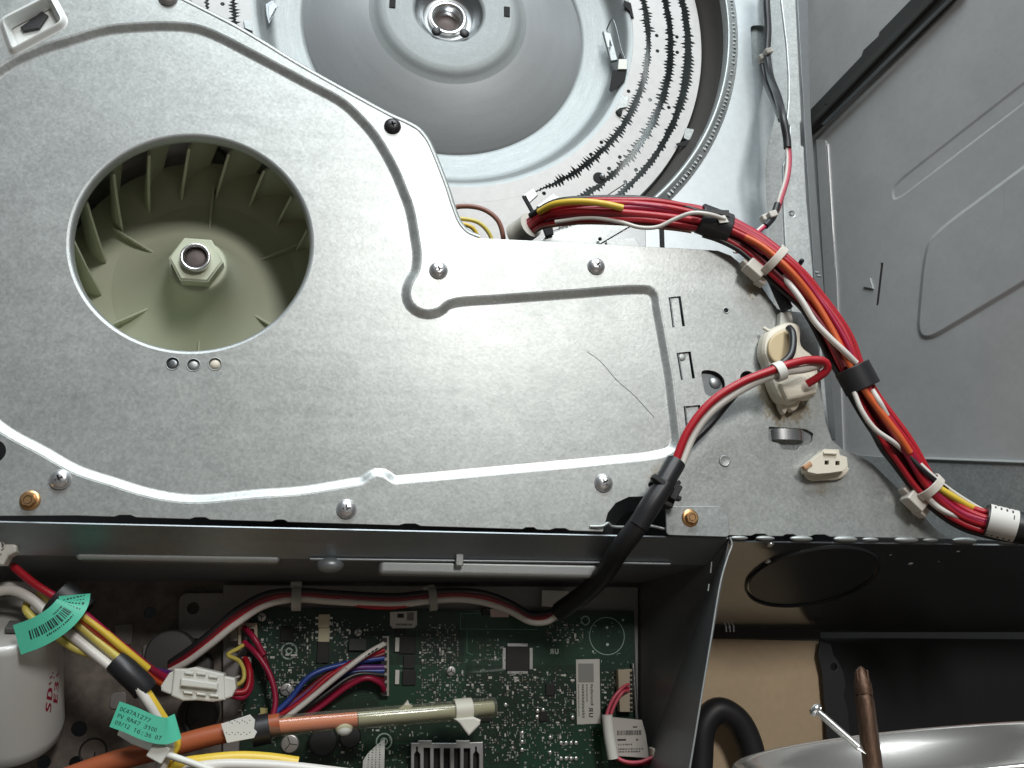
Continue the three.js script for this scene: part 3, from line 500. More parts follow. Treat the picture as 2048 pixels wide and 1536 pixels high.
{
  // right-hand bay: glossy underside with duct collar, beige rear wall, dark surroundings
  const t = thing('bay_ceiling', 'glossy dark steel ceiling of the open base bay with round duct collar', 'steel sheet');
  const zf = -.0015, zk = -.15;
  const a = at(1462, 1081, zf), b = at(2300, 1092, zf), c = at(2300, 1262, zk), d = at(1300, 1262, zk);
  const n = b.clone().sub(a).cross(d.clone().sub(a)).normalize();
  mesh('ceiling_sheet', quadGeo(a, b, c, d, .0012), MAT.shelf, t);
  const on = (x, y) => meet(x, y, a, n), down = n.clone().multiplyScalar(n.y > 0 ? -1 : 1);
  const o = on(1622, 1150), L = on(1492, 1152), R = on(1752, 1148), rad = L.distanceTo(R) / 2 * .97;
  const turn = new THREE.Quaternion().setFromUnitVectors(V(0, 1, 0), down);
  const ring = new THREE.LatheGeometry([[rad, .0012], [rad * .985, .004], [rad * .96, .003], [rad * .93, -.012], [rad * .9, -.04]].map(([r, h]) => V2(r, h)), 72).applyQuaternion(turn).translate(o.x, o.y, o.z);
  mesh('duct_collar', ring, std({ color: lin(.05, .055, .06), metalness: .6, roughness: .35 }), t);
  mesh('painted_duct_inside', new THREE.CylinderGeometry(rad * .93, rad * .93, .001, 60).applyQuaternion(turn).translate(o.x + down.x * .0016, o.y + down.y * .0016, o.z + down.z * .0016), std({ color: lin(.07, .08, .09), metalness: .5, roughness: .4 }), t);  // solid disc coloured like the dim inside of the duct
  mesh('pressed_rib', tubeGeo([on(1668, 1112), on(1700, 1111), on(1770, 1110)], .0016, 10), MAT.darkSteel, t);
  const thinLines = [[[1440, 1229], [1540, 1231], [1590, 1226], [1640, 1208], [1680, 1197]], [[1756, 1190], [1800, 1194], [1850, 1188], [1888, 1174]], [[1650, 1172], [1700, 1160], [1750, 1137]]];
  for (const l of thinLines) mesh('pressed_edge', tubeGeo(l.map(([x, y]) => on(x, y).addScaledVector(down, .0005)), .0007, 6), MAT.galv, t);
  for (const [x, y, s] of [[1820, 1124, 1], [1915, 1100, .7], [1876, 1120, .6], [1748, 1201, .7], [1788, 1203, .7], [1540, 1086, 1.2], [1536, 1120, 1.2], [1577, 1131, .6], [1780, 1107, .6]]) { const p = on(x, y); mesh('rivet', new THREE.SphereGeometry(.0026 * s, 14, 8).scale(1, .7, 1).translate(p.x + down.x * .0008, p.y + down.y * .0008, p.z), MAT.brightSteel, t); }
  for (const [x, y, w] of [[1520, 1118, 26], [1524, 1127, 24], [1560, 1085, 40]]) { const p = on(x, y); mesh('lanced_slit', box(w / 2700, .0006, .0018, .0003).translate(p.x, p.y - .0004, p.z), MAT.blackMatte, t); }
  const w = thing('bay_rear_wall', 'beige painted rear wall of the base bay', 'wall panel');
  mesh('wall_sheet', sheetGeo(path2([[1300, 1278], [1420, 1277], [1642, 1282], [1638, 1310], [1642, 1340], [1650, 1440], [1656, 1540], [1664, 1640], [1674, 2000], [1200, 2000]], zk + .003), [], zk + .003, .002), MAT.beige, w);
  mesh('wall_rail', sheetGeo(path2([[1300, 1244], [1640, 1242], [1642, 1278], [1300, 1278]], zk + .006), [], zk + .006, .004, .001), std({ color: lin(.035, .03, .025), metalness: .4, roughness: .45 }), w);
  { const p = at(1459, 1254, zk + .012); for (let i = -1; i <= 1; i++) mesh('rail_clip', box(.0016, .0085, .002, .0005).translate(p.x + i * .0034, p.y, p.z), MAT.brightSteel, w); mesh('clip_base', box(.0085, .0035, .002, .0005).translate(p.x, p.y + .0045, p.z - .0005), MAT.darkSteel, w); }
  const g = thing('dark_flange', 'dark grey wavy flange beside the beige rear wall', 'steel flange');
  mesh('flange_sheet', sheetGeo(path2([[1640, 1282], [1662, 1288], [1668, 1310], [1678, 1324], [1688, 1346], [1692, 1372], [1688, 1390], [1696, 1420], [1702, 1480], [1706, 1620], [1660, 1620], [1652, 1440], [1644, 1345], [1636, 1310]], zk + .01), [circle2(at2(1668, 1334, zk + .01), .003, 16)], zk + .01, .003, .0006), std({ color: lin(.028, .028, .03), roughness: .55, metalness: .2 }), g);
  const h = thing('black_hose', 'thick black hose arch in front of the beige rear wall', 'hose');
  mesh('hose_bend', tubeGeo(pts3([[1398, 1640, -.125], [1400, 1520, -.125], [1408, 1450, -.125], [1436, 1421, -.125], [1474, 1440, -.125], [1500, 1490, -.125], [1510, 1560, -.125], [1512, 1640, -.125]]), .0105, 24, 10), MAT.blackPlastic, h);
  const k = thing('dark_depth_sheet', 'black sheet standing in for the dark depth of the base bay', 'wall panel');
  mesh('wall_sheet', sheetGeo(path2([[1640, 1275], [2500, 1282], [2500, 2000], [1650, 2000]], zk - .004), [], zk - .004, .002), MAT.blackMatte, k);  // black colour stands in for the unlit depth of the bay
  // floor of the machine base, below the frame
  const fl = setting(mesh('base_floor', box(1.6, .02, .5), MAT.blackMatte)); fl.position.set(.1, -.3, -.18);
}

// ================================================================ control board bay
{
  const t = thing('bay_base_plate', 'stained brownish steel mounting plate behind the capacitor and board', 'steel plate');
  const z = zPcb - .01, hole = (x, y, r) => circle2(at2(x, y, z), r, 24);
  mesh('plate_sheet', sheetGeo(path2([[-250, 1150], [1290, 1158], [1290, 1640], [-250, 1640]], z), [hole(300, 1225, .0042), hole(158, 1458, .0055), hole(152, 1527, .005), hole(88, 1524, .0045), hole(228, 1302, .002), roundCorners(path2([[232, 1254], [262, 1252], [264, 1262], [236, 1264]], z), .001, 3)], z, .0016), MAT.base, t);
  const pl = (list, zz, name = 'raised_pad', r = .004) => mesh(name, sheetGeo(roundCorners(path2(list, zz), r, 5), name === 'mounting_ear' ? [circle2(at2(386, 1216, zz), .0044, 24)] : [], zz, .0022, .0004), MAT.bracket, t);
  pl([[357, 1186], [470, 1186], [470, 1280], [357, 1276]], zPcb - .004, 'mounting_ear', .008);
  pl([[286, 1290], [380, 1290], [380, 1350], [286, 1350]], zPcb - .006, 'raised_pad', .002);
  pl([[228, 1250], [266, 1248], [263, 1290], [232, 1284]], zPcb - .0085, 'punched_tab', .002);
  pl([[222, 1386], [252, 1383], [252, 1418], [218, 1418]], zPcb - .0085, 'punched_tab', .003);
  for (const [x, y, r] of [[186, 1504, .0092]]) { const p = at(x, y, z); mesh('stamped_ring', new THREE.TorusGeometry(r, .0007, 6, 40).translate(p.x, p.y, z), MAT.blackMetal, t); mesh('ring_mark', tubeGeo(pts3([[190, 1504, z], [188, 1522, z]]), .0005, 5), MAT.blackMetal, t); }
  // stand-off posts near the board
  const post = (x, y, r, h) => { const p = at(x, y, zPcb); mesh('round_post', lathe([[0, h], [r * .9, h], [r, h - .002], [r, -.012]], 32).translate(p.x, p.y, zPcb), MAT.postGrey ??= std({ color: lin(.05, .048, .046), roughness: .6 }), t); };
  post(398, 1426, .014, .012); post(346, 1310, .018, .016); post(392, 1334, .012, .01);
  mesh('wire_saddle', tubeGeo(pts3([[374, 1404, -.1], [366, 1436, -.1], [378, 1466, -.1]]), .0026, 10), MAT.blackPlastic, t);
  const b = thing('board_carrier', 'grey folded steel carrier plate behind the green circuit board', 'carrier plate');
  mesh('carrier_sheet', sheetGeo(path2([[446, 1170], [1276, 1174], [1276, 1640], [446, 1640]], zPcb - .0035), [], zPcb - .0035, .0015), MAT.bracket, b);
  mesh('carrier_lip', sheetGeo(path2([[1084, 1180], [1138, 1182], [1136, 1192], [1130, 1216], [1084, 1212]], zPcb + .004), [], zPcb + .004, .0015), MAT.whitePlastic, b);
  mesh('carrier_edge', tubeGeo(pts3([[1266, 1326, zPcb + .004], [1270, 1380, zPcb + .004], [1274, 1440, zPcb + .004]]), .0014, 8), MAT.brightSteel, b);
  mesh('paper_slip', sheetGeo(path2([[862, 1178], [938, 1176], [862, 1194]], zPcb + .0005), [], zPcb + .0005, .0006, .0001), MAT.whitePlastic, b);
}
// ---- green control board
const board = thing('control_board', 'green electronic control board crowded with tiny parts and chips', 'circuit board');
{
  const zT = zPcb + .0012, p0 = at2(470, 1640, zT), p1 = at2(1268, 1222, zT), bw = p1.x - p0.x, bh = p1.y - p0.y, CW = 2048, CH = Math.round(2048 * bh / bw);
  const B = (px, py) => { const q = at2(px, py, zT); return [(q.x - p0.x) / bw * CW, (p1.y - q.y) / bh * CH]; }, K = CW / bw;   // survey point to print sheet; print units per metre
  const tex = canvasTex(CW, CH, (g, w, h) => {
    g.fillStyle = '#0e2c1d'; g.fillRect(0, 0, w, h);
    const rect = (x0, y0, x1, y1, c) => { const [a, b] = B(x0, y0), [d, e] = B(x1, y1); g.fillStyle = c; g.fillRect(a, b, d - a, e - b); };
    rect(930, 1228, 1262, 1330, '#0d3a26'); rect(1200, 1226, 1264, 1340, '#0b3022'); rect(470, 1230, 560, 1450, '#0f3325'); rect(760, 1330, 930, 1420, '#14402a'); rect(1040, 1450, 1260, 1600, '#133b27');
    g.strokeStyle = '#17452e'; g.lineWidth = 3;
    for (let i = 0; i < 260; i++) { let x = rr(0, w), y = rr(0, h); g.beginPath(); g.moveTo(x, y); for (let k = 0; k < 3; k++) { const d = Math.floor(rr(0, 4)) * Math.PI / 4 * (rnd() < .5 ? 1 : -1), l = rr(20, 120); x += Math.cos(d) * l; y += Math.sin(d) * l; g.lineTo(x, y); } g.stroke(); }
    g.strokeStyle = '#8fae9c'; g.lineWidth = 4;
    const line = (...l) => { g.beginPath(); l.forEach(([x, y], i) => { const q = B(x, y); i ? g.lineTo(...q) : g.moveTo(...q); }); g.stroke(); };
    const ringAt = (x, y, r, lw, c = '#a9bfb2') => { g.strokeStyle = c; g.lineWidth = lw; g.beginPath(); g.arc(...B(x, y), r / 2470 * K, 0, 7); g.stroke(); };
    g.strokeStyle = '#4f8a6d'; line([970, 1227], [921, 1227], [921, 1258], [1075, 1259]); line([934, 1262], [934, 1305], [946, 1310]);
    ringAt(1214, 1272, 36, 4); ringAt(1171, 1241, 8, 7); ringAt(578, 1302, 14, 8); ringAt(578, 1302, 5, 8); ringAt(768, 1483, 14, 7); ringAt(768, 1483, 6, 6);
    g.fillStyle = '#c9d4cc'; for (const [x, y, r] of [[1214, 1255, 3], [1215, 1289, 3], [1246, 1240, 2.5], [1186, 1303, 2]]) { g.beginPath(); g.arc(...B(x, y), r / 2470 * K, 0, 7); g.fill(); }
    g.fillStyle = '#d7ded8'; g.font = `bold ${Math.round(14 / 2470 * K)}px sans-serif`; g.textAlign = 'center'; const [ux, uy] = B(1109, 1308); g.fillText('ЯU', ux, uy);
    for (let i = 0; i < 420; i++) { const x = rr(480, 1258), y = rr(1232, 1600), [a, b] = B(x, y); g.fillStyle = ['#9fb5a8', '#7d9a8a', '#c4cec7'][i % 3]; const l = rr(4, 16); rnd() < .6 ? g.fillRect(a, b, l, 3) : g.fillRect(a, b, 3, l); }
    for (let i = 0; i < 60; i++) { const [a, b] = B(rr(480, 1258), rr(1232, 1600)); g.fillStyle = '#b9c6bd'; g.font = `${Math.round(rr(9, 13))}px sans-serif`; g.fillText('RC'[i % 2] + Math.floor(rr(10, 99)), a, b); }
  });
  const pcbMat = std({ map: tex, roughness: .42, clearcoat: .15 });
  const bg = new THREE.BoxGeometry(bw, bh, .0016).translate(p0.x + bw / 2, p0.y + bh / 2, zT - .0008);
  { const p = bg.attributes.position, u = bg.attributes.uv; for (let i = 0; i < p.count; i++) u.setXY(i, (p.getX(i) - p0.x) / bw, (p.getY(i) - p0.y) / bh); }
  mesh('board_sheet', bg, pcbMat, board);
  // swarm of surface mounted parts
  const areas = [[520, 1232, 628, 1400, 260], [600, 1232, 640, 1420, 60], [660, 1240, 700, 1330, 70], [842, 1248, 918, 1330, 150], [836, 1300, 900, 1420, 130], [858, 1345, 980, 1412, 150], [952, 1280, 1012, 1330, 60], [1000, 1340, 1150, 1400, 210], [1095, 1235, 1170, 1285, 90], [1030, 1400, 1150, 1480, 170], [960, 1420, 1050, 1530, 170], [660, 1440, 830, 1540, 120], [480, 1400, 560, 1460, 60], [1205, 1345, 1232, 1420, 50], [1050, 1480, 1150, 1560, 90], [560, 1340, 620, 1400, 40], [700, 1250, 770, 1290, 30], [1160, 1450, 1210, 1560, 40]];
  const list = []; for (const [x0, y0, x1, y1, n] of areas) for (let i = 0; i < n; i++) { const gx = Math.round(rr(x0, x1) / 5) * 5 + rr(-.8, .8), gy = Math.round(rr(y0, y1) / 5) * 5 + rr(-.8, .8); list.push([gx, gy]); }
  const inst = new THREE.InstancedMesh(new THREE.BoxGeometry(1, 1, 1), std({ color: 0xffffff, roughness: .45, metalness: .2 }), list.length), mt = new THREE.Matrix4(), col = new THREE.Color();
  list.forEach(([x, y], i) => { const p = at(x, y, zT), up = rnd() < .5, k = rnd(), l = rr(.0009, .0019), w = rr(.0006, .001), big = k > .93 ? 1.7 : 1; mt.makeScale((up ? w : l) * big, (up ? l : w) * big, rr(.0006, .0012)); mt.setPosition(p.x, p.y, zT + .0004); inst.setMatrixAt(i, mt); inst.setColorAt(i, k < .45 ? col.setRGB(.38, .41, .38) : k < .68 ? col.setRGB(.22, .2, .16) : k < .9 ? col.setRGB(.04, .04, .04) : col.setRGB(.66, .66, .6)); });
  inst.name = 'surface_mount_parts'; inst.userData.kind = 'stuff'; board.add(inst);
  // chips
  const chip = (x, y, wpx, hpx, d, mat, name, label) => { const p = at(x, y, zT), m = mesh(name, box(wpx / 2470, hpx / 2470, d, .0003).translate(p.x, p.y, zT + d / 2), mat, board, label); return m; };
  const mcu = chip(1035, 1317, 46, 46, .0016, MAT.pcbBlack, 'chip');
  for (const [dx, dy, w, h] of [[-27, 0, 6, 40], [27, 0, 6, 40], [0, -27, 40, 6], [0, 27, 40, 6]]) { const p = at(1035 + dx, 1317 + dy, zT); mesh('chip_pins', box(w / 2470, h / 2470, .0007).translate(p.x, p.y, zT + .0004), MAT.solder, mcu); }
  for (const [x, y, w, h] of [[815, 1290, 30, 32], [818, 1355, 26, 28], [818, 1324, 22, 24], [1100, 1379, 18, 22], [646, 1303, 22, 42], [575, 1268, 24, 26], [1086, 1432, 16, 18], [970, 1432, 26, 20], [800, 1262, 20, 10]]) chip(x, y, w, h, .0016, MAT.pcbBlack, 'chip');
  for (const y of [1242, 1270]) { const c = chip(648, y, 21, 25, .0022, std({ color: lin(.6, .55, .38), roughness: .5 }), 'optocoupler'); for (const s of [-1, 1]) for (const k of [-6, 6]) { const p = at(648 + s * 14, y + k, zT); mesh('lead', box(.0024, .0016, .0008).translate(p.x, p.y, zT + .0005), MAT.solder, c); } }
  for (const y of [1289, 1354]) chip(794, y, 8, 26, .0022, MAT.whitePlastic, 'white_terminal');
  chip(715, 1289, 32, 22, .003, std({ color: lin(.06, .065, .06), roughness: .4 }), 'inductor');
  const disc = (x, y, r, h, mat, name) => { const p = at(x, y, zT); return mesh(name, lathe([[0, h], [r * .82, h], [r * .95, h - .0006], [r, h - .0014], [r, 0]], 28).translate(p.x, p.y, zT), mat, board); };
  for (const [x, y, r] of [[716, 1265, .003], [573, 1379, .0048], [580, 1487, .0068], [524, 1234, .0034], [902, 1342, .0038]]) { const d = disc(x, y, r, .0022, MAT.solder, 'solder_stud'); const p = at(x, y, zT); for (const a of [0, 2.1, 4.2]) mesh('stud_slot', box(r * .8, .0006, .0004).translate(r * .4, 0, 0).rotateZ(a + x).translate(p.x, p.y, zT + .0023), MAT.pcbBlack, d); }
  disc(646, 1480, .0105, .012, MAT.blackPlastic, 'capacitor_can'); disc(700, 1472, .008, .01, MAT.blackPlastic, 'capacitor_can');
  for (const [x, y] of [[1044, 1466], [1044, 1484], [1044, 1500], [1122, 1486], [1132, 1486], [1142, 1486], [1152, 1486], [1122, 1517], [1132, 1517], [1142, 1517], [1152, 1517], [1100, 1475], [1100, 1505], [1074, 1434], [1086, 1420], [1075, 1422], [1011, 1410], [1145, 1435]]) disc(x, y, .0016, .0012, MAT.solder, 'solder_joint');
  // connectors
  const conn = (list, h, mat, name = 'connector') => mesh(name, sheetGeo(path2(list, zT + h), [], zT + h, h, .0004), mat, board);
  const c1 = conn([[765, 1272], [778, 1272], [778, 1392], [765, 1392]], .006, std({ color: lin(.42, .4, .34), roughness: .5 }));
  for (let i = 0; i < 8; i++) { const p = at(767, 1280 + i * 15, zT); mesh('contact_slot', box(.0045, .0032, .001).translate(p.x, p.y, zT + .0062), MAT.pcbBlack, c1); }
  const c2 = conn([[476, 1246], [514, 1246], [515, 1276], [508, 1276], [508, 1258], [482, 1258], [482, 1290], [476, 1290]], .007, std({ color: lin(.5, .42, .3), roughness: .5 })); void c2;
  conn([[460, 1258], [476, 1258], [476, 1282], [460, 1282]], .005, std({ color: lin(.3, .27, .22), roughness: .5 }));
  const c3 = conn([[484, 1314], [502, 1314], [502, 1380], [496, 1380], [496, 1320], [484, 1320]], .008, MAT.whitePlastic); void c3;
  const c4 = conn([[1236, 1340], [1264, 1338], [1266, 1424], [1240, 1424]], .008, std({ color: lin(.42, .36, .26), roughness: .5 }));
  for (let i = 0; i < 9; i++) { const p = at(1257, 1345 + i * 9, zT); mesh('contact_slot', box(.0028, .0022, .001).translate(p.x, p.y, zT + .0082), MAT.pcbBlack, c4); }
  conn([[980, 1218], [1016, 1216], [1018, 1234], [982, 1234]], .006, std({ color: lin(.72, .55, .52), roughness: .5 })); conn([[965, 1216], [982, 1216], [982, 1230], [965, 1230]], .005, MAT.pcbBlack);
  conn([[520, 1416], [536, 1416], [534, 1440], [520, 1440]], .003, std({ color: lin(.55, .5, .2), roughness: .6 }), 'yellow_marker');
  // heat sink of the power stage
  const hs = mesh('heat_sink', sheetGeo(path2([[822, 1486], [836, 1486], [836, 1481], [864, 1481], [864, 1486], [912, 1486], [912, 1481], [940, 1481], [940, 1485], [966, 1484], [968, 1640], [822, 1640]], zT + .012), [[846, 1494, 862], [866, 1495, 882], [886, 1495, 902], [907, 1495, 922], [926, 1495, 942]].map(([a, y, b]) => path2([[a, y], [b, y], [b, 1620], [a, 1620]], zT + .012)).concat([[834, 1], [952, 1]].map(([x]) => path2([[x - 3, 1492], [x + 3, 1492], [x + 3, 1502], [x + 8, 1508], [x + 8, 1620], [x - 7, 1620], [x - 7, 1508], [x - 3, 1502]], zT + .012))), zT + .012, .004, .0004), std({ color: lin(.5, .5, .5), metalness: .7, roughness: .4 }), board);
  mesh('sink_core', sheetGeo(path2([[822, 1486], [968, 1485], [968, 1640], [822, 1640]], zT + .006), [], zT + .006, .005, 0), MAT.pcbBlack, hs);
  // stickers
  const sticker = (list, zz, draw, name, cw = 256, ch = 512) => {
    const q = path2(list, zz), g = sheetGeo(q, [], zz, .0003, 0), u = g.attributes.uv, p = g.attributes.position, x0 = Math.min(...q.map(a => a.x)), x1 = Math.max(...q.map(a => a.x)), y0 = Math.min(...q.map(a => a.y)), y1 = Math.max(...q.map(a => a.y));
    for (let i = 0; i < p.count; i++) u.setXY(i, (p.getX(i) - x0) / (x1 - x0), (p.getY(i) - y0) / (y1 - y0));
    return mesh(name, g, std({ map: canvasTex(cw, ch, draw), roughness: .6 }), board);
  };
  sticker([[1152, 1319], [1199, 1318], [1201, 1447], [1154, 1449]], zT + .0008, (g, w, h) => {
    g.fillStyle = '#c9c8c0'; g.fillRect(0, 0, w, h); g.fillStyle = '#8d8d88'; g.fillRect(20, 36, 170, 150); g.fillStyle = '#1a1a1a';
    for (let r = 0; r < 4; r++) { const x = [16, 56, 104, 150][r], ww = [14, 30, 18, 30][r]; let y = 200; while (y < h - [60, 50, 180, 150][r]) { const l = rr(4, 12); g.fillRect(x + rr(0, 3), y, ww * rr(.7, 1), l * .7); y += l + 3; } }
    g.save(); g.translate(150, 380); g.rotate(Math.PI / 2); g.font = 'bold 62px sans-serif'; g.fillText('ЯU', 0, 20); g.restore();
  }, 'printed_sticker');
  sticker([[780, 1224], [834, 1222], [834, 1250], [828, 1256], [786, 1257], [780, 1250]], zT + .0008, (g, w, h) => { g.fillStyle = '#cfcfc9'; g.fillRect(0, 0, w, h); g.fillStyle = '#2a2a2a'; g.fillRect(70, 20, 60, 30); g.fillStyle = '#7d7d7a'; g.fillRect(160, 10, 64, 60); g.fillStyle = '#222'; for (let x = 60; x < 210; x += 12) g.fillRect(x, 92, rr(5, 10), 14); }, 'printed_sticker', 256, 128);
}
// ---- wires soldered or plugged to the board
{
  const z = zPcb, t = thing('board_wire_loom', 'loom of blue, red and white wires fanning onto the green board', 'wire loom');
  const fan = [
    [W.red, [[545, 1440, z + .02], [600, 1405, z + .02], [660, 1352, z + .017], [720, 1318, z + .014], [768, 1300, z + .008]]],
    [W.blue, [[540, 1436, z + .022], [580, 1398, z + .02], [620, 1352, z + .018], [690, 1328, z + .013], [768, 1316, z + .008]]],
    [W.purple, [[548, 1440, z + .018], [620, 1380, z + .015], [690, 1340, z + .012], [768, 1334, z + .008]]],
    [W.blue, [[552, 1440, z + .016], [640, 1372, z + .012], [700, 1346, z + .01], [768, 1342, z + .008]]],
    [W.white, [[560, 1446, z + .026], [620, 1398, z + .026], [680, 1348, z + .024], [730, 1310, z + .02], [768, 1288, z + .012]]],
    [W.dark, [[560, 1448, z + .014], [620, 1416, z + .012], [690, 1366, z + .012], [740, 1356, z + .012], [768, 1362, z + .008]]],
    [W.crimson, [[590, 1448, z + .014], [640, 1414, z + .013], [700, 1370, z + .014], [735, 1356, z + .015], [762, 1368, z + .012], [768, 1380, z + .008]]],
    [W.black, [[570, 1444, z + .02], [640, 1396, z + .017], [710, 1350, z + .012], [768, 1350, z + .008]]],
    [W.dark, [[540, 1432, z + .018], [590, 1400, z + .016], [670, 1340, z + .012], [768, 1308, z + .008]]],
    [W.crimson, [[545, 1436, z + .024], [551, 1400, z + .022], [540, 1350, z + .02], [512, 1306, z + .017], [488, 1284, z + .01]]],
    [W.dark, [[538, 1360, z + .012], [530, 1320, z + .014], [510, 1280, z + .014], [490, 1256, z + .01]]],
    [W.crimson, [[528, 1310, z + .018], [508, 1276, z + .018], [488, 1254, z + .01]]],
  ];
  for (const [m, l] of fan) wire('wire', l, .0021, m, t);
  for (let i = 0; i < 9; i++) { const f = i / 9, p = at(690 + f * 70, 1338 - f * 46, z + .0255 - f * .006); mesh('print_mark', box(.0022, .0009, .0004).rotateZ(.6).translate(p.x + .0004, p.y - .0002, p.z - .0004), MAT.blackMatte, t); }
  const k = thing('small_connector_loom', 'red and yellow wires looping into a white plug block', 'wire loom');
  wire('wire', [[462, 1385, -.09], [490, 1382, -.092], [499, 1360, -.095], [496, 1330, -.1], [490, 1318, -.108]], .0024, W.red, k);
  wire('wire', [[462, 1390, -.092], [486, 1394, -.094], [500, 1376, -.098], [500, 1340, -.104]], .0024, W.crimson, k);
  wire('wire', [[470, 1372, -.09], [485, 1362, -.09], [488, 1344, -.092], [478, 1322, -.096], [456, 1310, -.1], [478, 1296, -.106], [490, 1288, -.11]], .0016, W.paleYellow, k);
  wire('wire', [[440, 1366, -.094], [470, 1356, -.096], [482, 1352, -.1]], .0009, W.white, k);
  // right edge cable with folded label
  const r = thing('sensor_cable', 'pink red cable pair wrapped in a folded white label at the board edge', 'cable');
  wire('wire', [[1258, 1368, z + .008], [1244, 1376, z + .016], [1226, 1398, z + .018], [1214, 1428, z + .018], [1212, 1450, z + .018]], .0013, W.pink, r);
  wire('wire', [[1258, 1382, z + .008], [1246, 1384, z + .016], [1232, 1404, z + .017], [1222, 1430, z + .017], [1220, 1450, z + .017]], .0013, W.pink, r);
  wire('wire', [[1258, 1375, z + .008], [1238, 1388, z + .013], [1222, 1412, z + .013], [1217, 1450, z + .014]], .0013, W.crimson, r);
  wire('wire', [[1228, 1512, z + .02], [1250, 1523, z + .022], [1280, 1524, z + .022], [1306, 1515, z + .022], [1318, 1516, z + .02]], .0014, W.pink, r);
  wire('wire', [[1230, 1516, z + .017], [1256, 1527, z + .019], [1286, 1526, z + .019], [1318, 1518, z + .018]], .0014, W.red, r);
  const lab = (list, zz, draw, cw, ch, name) => { const q = path2(list, zz), g = sheetGeo(q, [], zz, .0005, .0001), u = g.attributes.uv, p = g.attributes.position, x0 = Math.min(...q.map(a => a.x)), x1 = Math.max(...q.map(a => a.x)), y0 = Math.min(...q.map(a => a.y)), y1 = Math.max(...q.map(a => a.y)); for (let i = 0; i < p.count; i++) u.setXY(i, (p.getX(i) - x0) / (x1 - x0), (p.getY(i) - y0) / (y1 - y0)); return mesh(name, g, std({ map: canvasTex(cw, ch, draw), roughness: .6 }), r); };
  lab([[1222, 1434], [1284, 1440], [1292, 1470], [1298, 1516], [1236, 1512]], z + .02, (g, w, h) => { g.fillStyle = '#b5b0a8'; g.fillRect(0, 0, w, h); g.fillStyle = '#2a2624'; g.font = 'bold 20px monospace'; for (let x = 40; x < w - 50; x += 9) g.fillRect(x, 84, rr(3, 7), 30); g.fillRect(40, 136, 60, 12); g.fillRect(170, 138, 14, 10); for (const [y, n] of [[166, 9], [194, 16], [210, 14]]) for (let i = 0; i < n; i++) g.fillRect(46 + i * 11, y, rr(4, 8), 10); g.fillRect(150, 60, 30, 8); }, 256, 256, 'folded_label');
  wire('label_fold', [[1214, 1430, z + .022], [1218, 1470, z + .022], [1226, 1517, z + .022]], .0042, MAT.whitePlastic, r, 14);
  const pg = at(1320, 1512, z + .02); mesh('plug', box(.0185, .013, .012, .001).rotateZ(.05).translate(pg.x + .002, pg.y, pg.z), MAT.creamPlastic, r);
}
// ---- white plug block
{
  const t = thing('plug_block', 'white ribbed plastic plug joining two thin wire looms', 'plug'), z = -.06;
  mesh('plug_body', sheetGeo(path2([[348, 1337], [372, 1338], [390, 1334], [424, 1342], [448, 1348], [450, 1400], [426, 1404], [394, 1401], [366, 1402], [342, 1392]], z), [], z, .018, .0012), MAT.whitePlastic, t);
  mesh('plug_half', sheetGeo(path2([[321, 1372], [338, 1346], [350, 1340], [352, 1392], [336, 1388], [322, 1382]], z - .003), [], z - .003, .013, .0012), MAT.whitePlastic, t);
  mesh('plug_half', sheetGeo(path2([[446, 1352], [470, 1356], [472, 1378], [464, 1394], [446, 1400]], z - .003), [], z - .003, .013, .0012), MAT.whitePlastic, t);
  mesh('latch_arm', sheetGeo(path2([[362, 1356], [436, 1366], [434, 1380], [360, 1372]], z + .004), [], z + .004, .004, .001), MAT.whitePlastic, t);
  for (const [x, y] of [[378, 1347], [402, 1348], [426, 1354], [376, 1386], [402, 1389], [428, 1392]]) mesh('cavity_wall', sheetGeo(path2([[x - 9, y - 4], [x + 9, y - 2], [x + 9, y + 3], [x - 9, y + 1]], z + .0022), [], z + .0022, .0024, .0006), MAT.whitePlastic, t);
}
// ---- capacitor
const capTag = canvasTex(512, 256, (g, w, h) => { g.fillStyle = '#ccd0cb'; g.fillRect(0, 0, w, h); });
{
  const t = thing('motor_capacitor', 'large white plastic capacitor can with red print on its side', 'capacitor');
  const zc = -.075, top = at(10, 1240, zc + .02), r = .0345, axis = V(-.02, -.83, -.56).normalize(), L = .098;
  const q = new THREE.Quaternion().setFromUnitVectors(V(0, -1, 0), axis);
  const put = g => g.applyQuaternion(q).translate(top.x, top.y, top.z);
  const prof = (l, n = 72) => new THREE.LatheGeometry(l.map(([a, b]) => V2(a, b)), n);
  mesh('can', put(prof([[0, -L], [r * .8, -L], [r * .93, -L + .004], [r, -L + .014], [r, -.006], [r * .985, -.002], [r * .95, 0], [r * .9, 0]])), MAT.capacitor, t);
  mesh('end_face', put(prof([[r * .91, -.001], [r * .88, -.004], [0, -.004]])), MAT.capTop, t);
  const e = put(box(.012, .004, .01, .001).translate(.009, -.001, .006)); mesh('terminal_slot', e, std({ color: lin(.1, .1, .1), roughness: .6 }), t);
  // red stamped print on the wall
  const print = canvasTex(256, 256, (g, w, h) => { g.clearRect(0, 0, w, h); g.fillStyle = '#a3203f'; g.font = 'bold 86px sans-serif'; g.save(); g.translate(128, 128); g.rotate(-1.2); g.fillText('SD', -100, -20); g.fillText('E3', -60, 58); g.restore(); for (let i = 0; i < 7; i++) g.fillRect(rr(60, 180), rr(40, 210), rr(8, 36), 7); });
  const pg = new THREE.CylinderGeometry(r + .0002, r + .0002, .05, 24, 1, true, -.0, .6).rotateY(.95).translate(0, -.046, 0);
  mesh('red_print', put(pg), std({ map: print, alphaMap: null, transparent: true, alphaTest: .5, roughness: .5 }), t);
}
